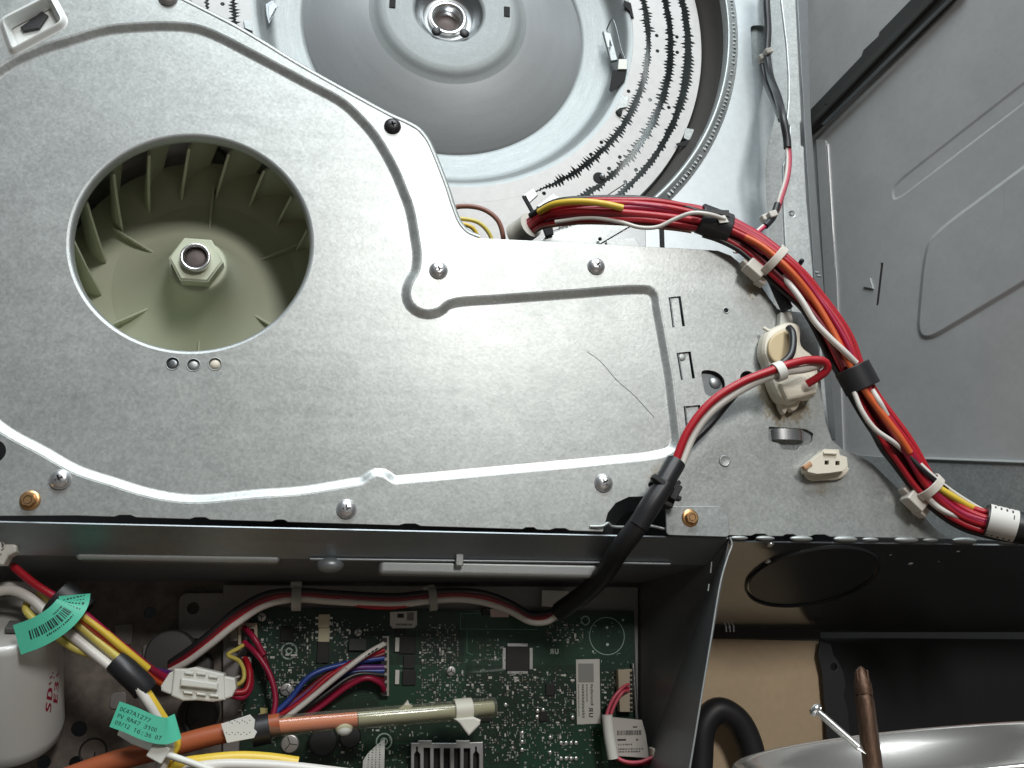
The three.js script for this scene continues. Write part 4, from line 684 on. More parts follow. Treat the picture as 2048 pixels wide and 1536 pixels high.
// ---- thick wires, sleeves and tags over the capacitor
function tagStrip(parent, px, width, tex, thick = .0004) {   // a bent paper tag: list of [x, y, z] along its middle
  const c = new THREE.CatmullRomCurve3(pts3(px)), n = 24, pos = [], uv = [], idx = [];
  for (let i = 0; i <= n; i++) { const p = c.getPoint(i / n), d = c.getTangent(i / n), s = V(0, 0, 1).cross(d).normalize().multiplyScalar(width / 2); pos.push(p.x + s.x, p.y + s.y, p.z, p.x - s.x, p.y - s.y, p.z); uv.push(i / n, 1, i / n, 0); if (i < n) idx.push(i * 2, i * 2 + 1, i * 2 + 2, i * 2 + 1, i * 2 + 3, i * 2 + 2); }
  const m = pos.length / 3; for (let i = 0; i < m; i++) { pos.push(pos[i * 3], pos[i * 3 + 1], pos[i * 3 + 2] - thick); uv.push(.01, .01); }
  for (let i = 0; i < n; i++) { const a = m + i * 2; idx.push(a, a + 2, a + 1, a + 1, a + 2, a + 3); for (const o of [0, 1]) { const b = i * 2 + o; idx.push(b, b + 2, b + m, b + 2, b + 2 + m, b + m); } }
  const g = new THREE.BufferGeometry(); g.setAttribute('position', new THREE.Float32BufferAttribute(pos, 3)); g.setAttribute('uv', new THREE.Float32BufferAttribute(uv, 2)); g.setIndex(idx); g.computeVertexNormals();
  return mesh('paper_tag', g, std({ map: tex, roughness: .55, side: THREE.DoubleSide }), parent);
}
const tealCode = canvasTex(512, 192, (g, w, h) => { g.fillStyle = '#4fb596'; g.fillRect(0, 0, w, h); g.fillStyle = '#152a24'; let x = 70; while (x < 340) { const b = rr(3, 11); g.fillRect(x, 66, b, 58); x += b + rr(3, 8); } for (const [y, a, b] of [[136, 150, 330], [46, 240, 330]]) for (let i = a; i < b; i += 12) g.fillRect(i, y, rr(5, 9), 12); for (let r = 0; r < 4; r++) for (let i = 0; i < 7; i++) g.fillRect(368 + r * 32, 30 + i * 20, 8 + 8 * (r % 2), rr(8, 15)); });
const tealText = canvasTex(512, 192, (g, w, h) => { g.fillStyle = '#4fb596'; g.fillRect(0, 0, w, h); g.fillStyle = '#152a24'; g.font = 'bold 40px monospace'; g.fillText('DC47A1277', 24, 62); g.fillText('PV RA47 3100', 24, 112); g.fillText('09/12 16:36 07', 24, 162); });
{
  const t = thing('capacitor_wire_bundle', 'white and yellow sleeved wires with a green barcode tag over the capacitor', 'wire bundle');
  wire('wire', [[-40, 1192, -.045], [20, 1180, -.043], [60, 1196, -.04], [100, 1232, -.038], [150, 1276, -.038], [226, 1338, -.04]], 0.0033, W.white, t, 12);
  wire('wire', [[-40, 1182, -.055], [30, 1172, -.052], [70, 1184, -.046], [110, 1222, -.043], [170, 1268, -.043], [238, 1322, -.044]], 0.0033, W.white, t, 12);
  wire('wire', [[58, 1202, -.05], [52, 1218, -.044], [76, 1246, -.042], [110, 1270, -.041], [150, 1297, -.04], [190, 1312, -.042], [230, 1338, -.044]], .0026, W.paleYellow, t, 12);
  wire('wire', [[78, 1184, -.044], [110, 1206, -.04], [150, 1242, -.038], [190, 1276, -.039], [240, 1318, -.041]], .0028, W.paleYellow, t, 12);
  for (const [m, o, r] of [[W.red, 0, .0026], [W.crimson, 6, .0026], [W.orange, -5, .0018]]) wire('wire', [[26 - o * .6, 1132 + o, -.04], [70 - o * .5, 1168 + o, -.036], [110 - o * .5, 1194 + o * .6, -.034], [160, 1230, -.035], [210, 1272, -.038], [260, 1312, -.045], [310, 1350, -.07], [346, 1364, -.084]].map(([x, y, z]) => [x + o, y - o * .5, z]), r, m, t);
  for (const [m, l, r] of [[W.yellow, [[165, 1232, -.034], [200, 1258, -.036], [250, 1300, -.04], [296, 1338, -.048]], .0026], [W.purple, [[170, 1240, -.04], [230, 1290, -.043], [280, 1332, -.05], [310, 1340, -.07], [344, 1346, -.084]], .0018], [W.paleYellow, [[150, 1240, -.04], [190, 1280, -.041], [240, 1318, -.043]], .002], [W.orange, [[282, 1336, -.05], [312, 1362, -.07], [336, 1374, -.082]], .0018]]) wire('wire', l, r, m, t);
  mesh('black_sleeve', bandGeo(at(140, 1214, -.036), dirOf(110, 1190, -.036, 170, 1236, -.036), .0125, .008, .022, .003), MAT.blackTape, t);
  mesh('black_sleeve', tubeGeo(pts3([[232, 1322, -.042], [256, 1345, -.041], [284, 1372, -.043], [290, 1380, -.044]]), .0082, 20), MAT.blackTape, t);
  wire('wire', [[284, 1372, -.04], [306, 1406, -.042], [328, 1440, -.046], [346, 1466, -.05], [352, 1490, -.05], [340, 1512, -.05], [322, 1550, -.05]], 0.0033, W.yellow, t, 12);
  wire('wire', [[276, 1374, -.038], [298, 1408, -.04], [320, 1444, -.044], [336, 1470, -.046], [338, 1500, -.046], [326, 1530, -.046], [312, 1560, -.046]], 0.0033, W.white, t, 12);
  tagStrip(t, [[34, 1280, -.026], [80, 1262, -.021], [120, 1236, -.019], [144, 1208, -.021], [150, 1190, -.028]], .0195, tealCode);
  tagStrip(t, [[229, 1428, -.036], [262, 1440, -.031], [300, 1456, -.03], [332, 1462, -.031], [356, 1452, -.038]], .0162, tealText);
  const n = thing('white_nylon_connector', 'white nylon connector block hanging at the casing edge', 'connector');
  mesh('connector_body', sheetGeo(path2([[-60, 1072], [6, 1068], [20, 1074], [34, 1092], [32, 1104], [16, 1112], [6, 1130], [-60, 1130]], -.02), [circle2(at2(0, 1091, -.02), .0022, 14)], -.02, .012, .0015), MAT.whitePlastic, n);
  mesh('connector_clip', sheetGeo(path2([[-20, 1080], [2, 1080], [2, 1108], [-20, 1108]], -.018), [circle2(at2(0, 1091, -.018), .002, 14)], -.018, .004, .0008), MAT.whitePlastic, n);
}
// ---- orange tube, clear silicone tube, ties and bottom wires
{
  const t = thing('orange_hose', 'orange corrugated sleeve tube with a white printed wrap', 'hose');
  wire('hose', [[120, 1560, -.07], [230, 1522, -.066], [340, 1494, -.064], [430, 1470, -.063], [560, 1446, -.062]], .0068, MAT.orangeTube, t, 20);
  const wrap = std({ map: canvasTex(256, 128, (g, w, h) => { g.fillStyle = '#d2d1ca'; g.fillRect(0, 0, w, h); g.fillStyle = '#3b3b3b'; for (let i = 0; i < 10; i++) g.fillRect(30 + i * 19, 24 + 6 * (i % 3), 7, 5); for (let i = 0; i < 9; i++) g.fillRect(30 + i * 22, 80 + 8 * (i % 2), 9, 4); }), roughness: .6 });
  const g = sheetGeo(path2([[442, 1448], [500, 1429], [510, 1440], [508, 1458], [514, 1464], [508, 1476], [454, 1486]], -.051), [], -.051, .0012, .0002), q = path2([[442, 1486], [514, 1429]], -.051), u = g.attributes.uv, p = g.attributes.position; for (let i = 0; i < p.count; i++) u.setXY(i, (p.getX(i) - q[0].x) / (q[1].x - q[0].x), (p.getY(i) - q[0].y) / (q[1].y - q[0].y));
  mesh('printed_wrap', g, wrap, t);
  mesh('black_grip', tubeGeo(pts3([[504, 1464, -.062], [540, 1456, -.062]]), .0102, 20), MAT.blackTape, t);
  const c = thing('clear_tube', 'translucent silicone tube with a salmon rod inside lying over the board', 'tube');
  const line = [[536, 1454, -.062], [640, 1444, -.064], [760, 1434, -.066], [880, 1424, -.069], [990, 1414, -.074]];
  wire('outer_wall', line, .0069, MAT.siliconeTube, c, 24);
  wire('salmon_rod', [[537, 1454, -.0618], [620, 1446, -.0634], [714, 1438, -.0652]], .0049, MAT.salmon, c, 18);
  wire('inner_core', [[716, 1437.5, -.0652], [880, 1424, -.069], [986, 1414.5, -.0738]], .0046, std({ color: lin(.46, .45, .37), roughness: .6 }), c, 18);
  mesh('tie_band', bandGeo(at(926, 1419, -.0715), dirOf(880, 1424, -.069, 990, 1414, -.074), .0078, .0078, .013, .0012), std({ color: lin(.66, .64, .54), roughness: .45 }), c);
  mesh('tie_head', sheetGeo(path2([[908, 1438], [948, 1434], [962, 1440], [960, 1450], [938, 1472], [930, 1462], [920, 1448]], -.062), [], -.062, .006, .0012), std({ color: lin(.68, .66, .58), roughness: .45 }), c);
  mesh('tie_nub', sheetGeo(path2([[796, 1420], [808, 1410], [816, 1400], [819, 1408], [826, 1412], [820, 1420]], -.066), [], -.066, .006, .001), MAT.clearPlastic, c);
  { const p = at(688, 1455, -.064); mesh('tie_nub', new THREE.SphereGeometry(.0062, 18, 12).scale(1, .9, .7).translate(p.x, p.y, p.z), MAT.whitePlastic, c); }
  const y = thing('bottom_wire_pair', 'yellow and white wire pair with white cable tie below the orange tube', 'wire pair');
  wire('wire', [[330, 1560, -.05], [360, 1532, -.048], [410, 1522, -.046], [480, 1516, -.046], [540, 1519, -.046], [596, 1527, -.046]], .0044, W.yellow, y, 12);
  wire('wire', [[350, 1560, -.05], [376, 1540, -.044], [430, 1530, -.042], [520, 1530, -.042], [590, 1535, -.042], [700, 1548, -.042]], .0036, W.white, y, 12);
  mesh('tie_strap', tubeGeo(pts3([[306, 1506, -.04], [330, 1508, -.038], [360, 1518, -.037], [400, 1532, -.037], [440, 1548, -.037]]), .0022, 10), MAT.whitePlastic, y);
  { const p = at(318, 1504, -.038); mesh('tie_head', box(.0115, .011, .006, .0012).rotateZ(-.5).translate(p.x, p.y, p.z), MAT.whitePlastic, y); }
  const f = thing('paper_flap', 'pale paper flap with printed lines standing up beside the heat sink', 'paper label');
  const fm = std({ map: canvasTex(256, 256, (g, w, h) => { g.fillStyle = '#d4d5d1'; g.fillRect(0, 0, w, h); g.fillStyle = '#4d5250'; for (let c = 0; c < 4; c++) for (let i = 0; i < 14; i++) g.fillRect(60 + c * 44, 40 + i * 15, rr(8, 18), 7); }), roughness: .6 });
  const l1 = [[724, 1560], [726, 1522], [736, 1506], [756, 1488], [770, 1476], [768, 1560]], fg = sheetGeo(path2(l1, -.095), [], -.095, .0005, .0001), fq = path2([[724, 1560], [770, 1476]], -.095), fu = fg.attributes.uv, fp = fg.attributes.position; for (let i = 0; i < fp.count; i++) fu.setXY(i, (fp.getX(i) - fq[0].x) / (fq[1].x - fq[0].x), (fp.getY(i) - fq[0].y) / (fq[1].y - fq[0].y));
  mesh('flap_sheet', fg, fm, f);
  const g2 = thing('grey_label_flap', 'plain grey plastic flap under the green text tag', 'label');
  mesh('flap_sheet', sheetGeo(path2([[240, 1456], [320, 1478], [310, 1506], [262, 1488], [234, 1470]], -.05), [], -.05, .0012, .0003), std({ color: lin(.36, .35, .31), roughness: .5 }), g2);
}

// ================================================================ wiring above the plate
{
  const t = thing('main_wire_harness', 'thick bundle of red, orange, black and white wires arching across the plate', 'wire harness');
  const mid = [[1046, 462, -.045], [1075, 440, -.03], [1130, 424, -.012], [1220, 420, .0], [1320, 426, .006], [1420, 446, .01], [1500, 484, .014], [1548, 522, .018], [1620, 594, .02], [1672, 668, .021], [1714, 756, .021], [1756, 826, .021], [1806, 900, .02], [1856, 974, .019], [1920, 1026, .022], [1990, 1048, .03], [2110, 1066, .045]];
  const c = new THREE.CatmullRomCurve3(pts3(mid), false, 'centripetal');
  // spread of the bundle along its length
  const spread = u => { const k = [[0, .5], [.06, .75], [.25, 1], [.36, .85], [.44, 1.05], [.5, .85], [.58, 1.1], [.66, .8], [.74, 1], [.82, .75], [.9, .8], [1, .7]]; for (let i = 1; i < k.length; i++) if (u <= k[i][0]) { const f = (u - k[i - 1][0]) / (k[i][0] - k[i - 1][0]); return k[i - 1][1] + (k[i][1] - k[i - 1][1]) * f; } return .7; };
  const strand = (o, dz, r, m, u0 = 0, u1 = 1, tw = 0, name = 'wire') => {
    const p = []; const n = Math.max(8, Math.round(46 * (u1 - u0)));
    for (let i = 0; i <= n; i++) { const u = u0 + (u1 - u0) * i / n, q = c.getPointAt(u), d = c.getTangentAt(u), s = V(0, 0, 1).cross(d).normalize(), w = spread(u) * (1 + .1 * (vnoise(u * 23 + o * 900, dz * 700 + 50, 997, 8) - .5)), a = tw * Math.PI * 2 * u + .25 * Math.sin(u * 19 + o * 700), oo = 1.04 * (o * Math.cos(a) - dz * Math.sin(a)) * w, zz = (o * Math.sin(a) + dz * Math.cos(a)) * w; p.push(q.addScaledVector(s, oo).add(V(0, 0, zz))); }
    return mesh(name, tubeGeo(p, r * .94, 10, 3), m, t);
  };
  // o < 0 lies on the inner, lower side of the arch; o > 0 on the outer side
  strand(-.0085, .001, .0026, W.red, 0, 1, .04); strand(-.0035, .005, .003, W.red, 0, 1, -.03); strand(.0025, .0062, .0026, W.red, 0, 1, .02);
  strand(.0078, .003, .0026, W.red, .1, 1, -.02); strand(-.0005, -.0035, .003, W.dark, 0, 1, .1); strand(-.0072, -.004, .0026, W.dark, 0, 1, .08);
  strand(.0062, -.003, .0026, W.black, .05, 1, .03); strand(-.011, -.0035, .0022, W.black, .3, 1, .02); strand(.0105, -.0015, .0022, W.crimson, .16, .42, .0); strand(-.0045, .0075, .0027, W.orange, .36, .76, -.02);
  strand(-.001, .0066, .0024, W.crimson, .62, .98, .02); strand(.0005, .0045, .0026, W.crimson, 0, .4, .15); strand(-.011, -.002, .0018, W.brown, 0, .28, 0); strand(-.006, -.006, .002, W.purple, .7, .97, 0);
  strand(.0035, -.0052, .0022, W.dark, 0, 1, -.12); strand(.0048, .0048, .0021, W.crimson, 0, 1, .16); strand(-.006, .0035, .002, W.dark, .05, .95, .2);
  const w = (l, r, m) => wire('wire', l, r, m, t, 10);
  w([[1078, 424, -.02], [1110, 408, -.006], [1160, 403, .004], [1210, 408, .009], [1246, 416, .01]], .0026, W.yellow);
  w([[1060, 432, -.03], [1110, 404, -.012], [1180, 397, -.002], [1290, 398, .004], [1350, 408, .008], [1400, 424, .01]], .0024, W.black);
  w([[1110, 444, -.012], [1180, 436, -.002], [1240, 444, .004], [1280, 455, .008], [1315, 454, .012], [1350, 438, .018], [1384, 426, .024], [1416, 428, .026], [1450, 438, .022]], .0016, W.white);
  w([[1566, 552, .02], [1600, 596, .027], [1630, 644, .029], [1660, 676, .031], [1690, 704, .032], [1712, 726, .03]], .0024, W.white);
  w([[1744, 780, .028], [1760, 806, .03], [1776, 836, .026], [1784, 852, .02]], .0022, W.white);
  w([[1708, 784, .026], [1724, 822, .027], [1750, 858, .027], [1786, 884, .027], [1812, 906, .022]], .0019, W.white);
  w([[1640, 656, .012], [1672, 730, .012], [1706, 800, .012], [1752, 872, .012], [1796, 920, .012], [1838, 968, .014]], .0024, W.black);
  w([[1818, 912, .026], [1850, 944, .028], [1884, 970, .026], [1930, 1000, .022], [1980, 1026, .02]], .0018, W.black);
  w([[1840, 928, .026], [1870, 956, .027], [1900, 980, .025], [1950, 1012, .022], [1990, 1032, .02]], .0017, W.white);
  w([[1872, 972, .026], [1906, 994, .027], [1940, 1014, .025], [1990, 1034, .022]], .0026, W.yellow);
  w([[1850, 990, .02], [1878, 1016, .022], [1920, 1034, .024], [1984, 1044, .022]], .0024, W.white);
  w([[1610, 606, .024], [1650, 660, .026], [1690, 734, .026]], .0024, W.dark);
  // wraps
  const wrapAt = (px, py, z, x0, y0, x1, y1, ra, rd, len, mat, name, th = .0016) => mesh(name, bandGeo(at(px, py, z), dirOf(x0, y0, z, x1, y1, z), ra, rd, len, th), mat, t);
  wrapAt(1430, 448, .0105, 1390, 436, 1470, 466, .0122, .0105, .025, MAT.blackTape, 'tape_wrap', .003);
  mesh('tape_end', sheetGeo(path2([[1388, 418], [1458, 420], [1460, 434], [1440, 428], [1390, 430]], .021), [], .021, .0008, .0002), MAT.blackTape, t);
  mesh('tape_end', sheetGeo(path2([[1433, 433], [1450, 430], [1458, 444], [1440, 446]], .0225), [], .0225, .0006, .0002), MAT.whitePlastic, t);
  wrapAt(1716, 758, .021, 1700, 728, 1732, 788, .0142, .0115, .0185, MAT.blackTape, 'tape_wrap', .003);
  wrapAt(1548, 521, .018, 1510, 492, 1586, 560, .0138, .0118, .0062, MAT.clearPlastic, 'cable_tie', .0016);
  wrapAt(1860, 975, .019, 1836, 946, 1890, 1002, .0118, .0105, .0062, MAT.clearPlastic, 'cable_tie', .0016);
  const blk = (px, py, z, wd, h, d, a, mat = MAT.clearPlastic, name = 'tie_anchor') => { const p = at(px, py, z); return mesh(name, box(wd, h, d, .0012).rotateZ(a).translate(p.x, p.y, p.z), mat, t); };
  blk(1508, 540, .012, .015, .0095, .012, -.7); blk(1522, 560, .008, .0075, .009, .009, -.5); blk(1494, 524, .008, .0065, .009, .008, -.8);
  blk(1830, 1000, .012, .015, .0125, .012, -.75); blk(1816, 980, .009, .009, .0095, .009, -.75); blk(1842, 1020, .008, .0085, .0095, .009, -.6);
  mesh('end_boot', tubeGeo(pts3([[1030, 472, -.052], [1046, 462, -.045], [1062, 450, -.036]]), .0105, 18), std({ color: lin(.62, .6, .54), roughness: .55 }), t);
  // label at the far end
  const lt = canvasTex(512, 128, (g, w2, h) => { g.fillStyle = '#d6d3cd'; g.fillRect(0, 0, w2, h); g.fillStyle = '#2b2726'; for (let k = 0; k < 3; k++) { for (let i = 0; i < 8; i++) g.fillRect(60 + k * 150 + (i % 2) * 34, 14 + i * 13, rr(12, 26), 8); g.fillRect(130 + k * 150, 22, 26, 5); } });
  const lg = new THREE.CylinderGeometry(.0118, .0118, .019, 40, 1, true), d = dirOf(1976, 1040, .028, 2040, 1056, .037), lp = at(2002, 1046, .0325);
  lg.applyQuaternion(new THREE.Quaternion().setFromUnitVectors(V(0, 1, 0), d)).translate(lp.x, lp.y, lp.z); mesh('printed_label', lg, std({ map: lt, roughness: .55, side: THREE.DoubleSide }), t);
  wire('black_sleeve', [[1970, 1040, .028], [2006, 1048, .033], [2060, 1058, .04], [2130, 1070, .05]], .0112, MAT.blackTape, t, 20);
}
{
  // thin cable beside the corner post
  const t = thing('thin_door_cable', 'thin black cable with pink wires clipped down the bulkhead edge', 'cable');
  wire('black_sleeve', [[1536, -60, -.09], [1533, 0, -.09], [1536, 60, -.09], [1534, 110, -.088], [1540, 150, -.08], [1556, 195, -.05], [1567, 240, -.03], [1574, 280, -.03], [1575, 296, -.03]], .0034, MAT.blackTape, t, 12);
  wire('black_sleeve', [[1524, 130, -.094], [1530, 160, -.088], [1546, 200, -.066], [1562, 240, -.036]], .0026, MAT.blackTape, t, 10);
  for (const [o, m] of [[-2.5, W.white], [1, W.pink], [4, W.crimson]]) wire('wire', [[1575 + o, 288, -.03], [1577 + o, 320, -.03], [1573 + o, 356, -.03], [1562 + o, 392, -.031], [1552 + o, 422, -.032], [1534 + o, 446, -.03], [1512 + o, 466, -.026], [1490 + o, 490, -.024], [1470 + o, 505, -.026]], .0013, m, t);
  mesh('black_sleeve', tubeGeo(pts3([[1555, 408, -.032], [1546, 434, -.031], [1530, 452, -.029]]), .003, 12), MAT.blackTape, t);
  for (const [x, y, z] of [[1524, 116, -.092], [1536, 104, -.085], [1530, 436, -.04], [1544, 430, -.029]]) { const p = at(x, y, z); mesh('tie_clip', box(.0075, .0055, .007, .001).rotateZ(.4).translate(p.x, p.y, p.z), MAT.clearPlastic, t); }
}
{
  // small wires and clips behind the plate edge
  const t = thing('heater_wire_loops', 'brown and yellow wire loops curling behind the plate edge', 'wires');
  wire('wire', [[880, 425, -.06], [920, 413, -.055], [965, 418, -.052], [995, 440, -.052], [1006, 472, -.055], [1006, 500, -.06]], .0021, W.brown, t);
  wire('wire', [[890, 440, -.055], [925, 438, -.05], [958, 446, -.05], [980, 470, -.052], [986, 500, -.055]], .0018, W.paleYellow, t);
  wire('wire', [[890, 450, -.055], [922, 448, -.05], [945, 456, -.05], [956, 475, -.052], [960, 500, -.055]], .0018, W.yellow, t);
  const b = thing('heater_bracket', 'bright folded steel bracket below the slotted drum ring', 'bracket');
  const pc = (l, z, th, mat, name) => mesh(name, sheetGeo(path2(l, z), [], z, th, .0005), mat, b);
  pc([[1046, 390], [1068, 376], [1076, 390], [1056, 408]], -.07, .004, MAT.galvDrum, 'bracket_tab'); pc([[1044, 392], [1052, 390], [1070, 424], [1064, 428]], -.069, .002, MAT.blackMatte, 'bracket_edge');
  pc([[1074, 412], [1108, 386], [1124, 398], [1088, 424]], -.068, .004, MAT.galvDrum, 'bracket_tab');
  pc([[1060, 500], [1095, 470], [1200, 434], [1280, 440], [1180, 500]], -.05, .003, MAT.galvDrum, 'bracket_arm');
  pc([[1085, 452], [1104, 446], [1108, 468], [1092, 472]], -.046, .003, MAT.blackMatte, 'bracket_slot');
  pc([[1180, 500], [1240, 444], [1292, 444], [1292, 500]], -.052, .002, MAT.darkSteel, 'painted_bracket_gap'); pc([[1212, 482], [1230, 474], [1250, 478], [1270, 476], [1286, 500], [1216, 500]], -.049, .002, MAT.galvDrum, 'bracket_tongue');  // dark sheet stands in for the shaded gap in the bracket
  pc([[1318, 440], [1328, 440], [1330, 500], [1320, 500]], -.056, .001, MAT.blackMatte, 'painted_panel_gap');  // black strip painted in for the shade of a narrow gap
  const w = at(1200, 478, -.046); mesh('bracket_screw', new THREE.SphereGeometry(.0016, 10, 8).translate(w.x, w.y, w.z), MAT.blackMatte, b);
}
// ---- thermostat and its leads
{
  const t = thing('thermostat_switch', 'cream plastic thermostat fixed on the plate beside the red bundle', 'thermostat'), z = .016;
  mesh('housing', sheetGeo(curved2(path2([[1536, 664], [1560, 648], [1584, 642], [1602, 650], [1606, 690], [1630, 712], [1640, 756], [1632, 792], [1604, 796], [1590, 806], [1566, 800], [1548, 770], [1538, 730], [1528, 700]], z), 60), [], z, .016, .004), MAT.creamPlastic, t);
  mesh('raised_pad', sheetGeo(curved2(path2([[1542, 676], [1570, 660], [1588, 664], [1590, 700], [1574, 724], [1550, 724], [1538, 704]], z + .003), 36), [], z + .003, .004, .0014), std({ color: lin(.62, .49, .29), roughness: .5 }), t);
  mesh('lower_block', sheetGeo(path2([[1560, 766], [1600, 748], [1632, 756], [1634, 786], [1606, 794], [1576, 800]], z + .004), [], z + .004, .006, .002), MAT.creamPlastic, t);
  mesh('mounting_foot', sheetGeo(path2([[1562, 624], [1584, 622], [1588, 648], [1560, 650]], .008), [], .008, .008, .0012), MAT.whitePlastic, t);
  mesh('mounting_foot', sheetGeo(curved2(path2([[1560, 798], [1600, 796], [1598, 812], [1586, 822], [1578, 816], [1570, 828], [1562, 816]], .008), 24), [], .008, .007, .0012), MAT.creamPlastic, t);
  mesh('spring_blade', tubeGeo(pts3([[1516, 688, .003], [1524, 720, .006], [1533, 748, .006]]), .0008, 6), MAT.darkSteel, t);
  mesh('housing_ear', tubeGeo(pts3([[1528, 656, .008], [1538, 662, .012], [1545, 664, .014]]), .0014, 8), MAT.creamPlastic, t);
  const pin = thing('black_pin_lever', 'dark pin running down behind the tie anchor to the thermostat', 'lever');
  mesh('lever_arm', tubeGeo(pts3([[1538, 540, .002], [1556, 580, .006], [1574, 618, .008]]), .0048, 14), MAT.blackMetal, pin);
  const k = thing('thermostat_cable', 'red, white and black leads in a black sleeve from thermostat down to the board', 'cable');
  wire('wire', [[1614, 768, .024], [1640, 752, .03], [1655, 738, .034], [1650, 724, .036], [1620, 720, .036], [1580, 728, .036], [1540, 742, .035], [1480, 766, .032], [1420, 806, .028], [1376, 862, .024], [1348, 930, .02]], .003, W.red, k, 12);
  wire('wire', [[1640, 730, .03], [1610, 738, .032], [1560, 746, .032], [1500, 770, .03], [1430, 816, .026], [1390, 864, .022], [1362, 930, .019]], .003, W.white, k, 12);
  wire('wire', [[1578, 656, .022], [1584, 664, .026], [1586, 690, .03], [1580, 712, .032], [1562, 728, .032], [1540, 738, .03], [1496, 762, .024], [1460, 800, .018], [1420, 848, .014], [1376, 894, .014], [1356, 930, .017]], .0028, W.black, k, 12);
  mesh('cable_tie', bandGeo(at(1557, 743, .034), dirOf(1590, 730, .034, 1520, 757, .034), .0072, .006, .0072, .0014), MAT.whitePlastic, k);
  const sl = [[1352, 924, .019], [1330, 962, .021], [1306, 1004, .022], [1276, 1050, .02], [1240, 1098, .006], [1206, 1150, -.024], [1170, 1186, -.052], [1120, 1222, -.084]];
  wire('black_sleeve', sl, .0072, MAT.blackTape, k, 18);
  wire('black_sleeve', [[1330, 968, .024], [1300, 1012, .024], [1276, 1052, .021]], .0072, MAT.blackTape, k, 18);
  const cl = (x, y, z, w, h, d, a) => { const p = at(x, y, z); mesh('push_clip', box(w, h, d, .001).rotateZ(a).translate(p.x, p.y, p.z), MAT.blackPlastic, k); };
  cl(1338, 982, .016, .012, .012, .014, -.5); cl(1352, 968, .016, .006, .003, .006, .5); cl(1353, 996, .016, .006, .0035, .006, -.3); cl(1318, 962, .028, .012, .004, .006, -.6); cl(1334, 1004, .014, .008, .008, .01, -.4);
  mesh('clip_ring', bandGeo(at(1322, 974, .021), dirOf(1340, 944, .02, 1306, 1004, .022), .0088, .0088, .006, .0014), MAT.blackPlastic, k);
  for (const [m, o, r] of [[W.white, 8, .0027], [W.dark, -2, .0025], [W.black, -8, .0025], [W.red, 3, .0021]]) wire('wire', [[1126, 1218, -.083], [1096, 1234 + o, -.088], [1062, 1236 + o * .9, -.092], [1020, 1214 + o, -.092], [970, 1196 + o * 1.1, -.091], [920, 1190 + o, -.09], [862, 1193 + o, -.09], [800, 1200 + o * (m === W.red ? 4 : 1), -.092], [740, 1199 + o * (m === W.red ? 4.5 : 1), -.093], [660, 1194 + o, -.092], [588, 1190 + o, -.09], [530, 1200 + o * 1.3, -.09], [470, 1236 + o * 1.6, -.092], [420, 1278 + o * 1.4, -.096], [376, 1312 + o * 1.3, -.1], [340, 1334 + o, -.104]], r, m, k, 10);
  mesh('cable_tie', bandGeo(at(592, 1198, -.09), dirOf(640, 1198, -.09, 560, 1200, -.09), .0088, .007, .007, .0012), MAT.tieGrey ??= std({ color: lin(.5, .5, .46), roughness: .4, transmission: .3, thickness: 0 }), k);
  { const p = at(592, 1178, -.092); mesh('tie_anchor', box(.0085, .011, .006, .0015).translate(p.x, p.y, p.z), MAT.tieGrey, k); const q = at(858, 1184, -.092); mesh('tie_anchor', box(.0095, .01, .006, .0015).rotateZ(.2).translate(q.x, q.y, q.z), MAT.tieGrey, k); }
  mesh('cable_tie', bandGeo(at(864, 1198, -.09), dirOf(900, 1194, -.09, 830, 1202, -.09), .0088, .007, .006, .0012), MAT.tieGrey, k);
}
// ---- two pole socket on the plate
{
  const t = thing('two_pole_socket', 'cream two hole socket clipped into the plate beside the side panel', 'socket'), z = .012;
  mesh('socket_body', sheetGeo(path2([[1612, 930], [1634, 912], [1644, 904], [1648, 898], [1678, 899], [1680, 910], [1694, 914], [1696, 932], [1686, 942], [1660, 946], [1634, 948], [1616, 944]], z), [[1653.5, 925], [1675, 926]].map(([x, y]) => path2([[x - 5, y - 5], [x + 5, y - 5], [x + 5, y + 5], [x - 5, y + 5]], z)), z, .01, .0003), MAT.creamPlastic, t);
  mesh('socket_core', sheetGeo(path2([[1645, 918], [1684, 919], [1684, 934], [1645, 934]], z - .004), [], z - .004, .001, 0), MAT.blackMatte, t);
  mesh('socket_base', sheetGeo(curved2(path2([[1608, 938], [1640, 926], [1690, 930], [1700, 936], [1684, 956], [1650, 960], [1618, 958]], .004), 30), [], .004, .004, .0012), MAT.creamPlastic, t);
  mesh('latch', sheetGeo(path2([[1606, 932], [1622, 922], [1626, 930], [1612, 940]], z + .001), [], z + .001, .004, .0008), std({ color: lin(.5, .27, .14), roughness: .5 }), t);
  mesh('top_key', sheetGeo(path2([[1648, 903], [1674, 904], [1674, 909], [1648, 908]], z + .0018), [], z + .0018, .002, .0006), MAT.creamPlastic, t);
}
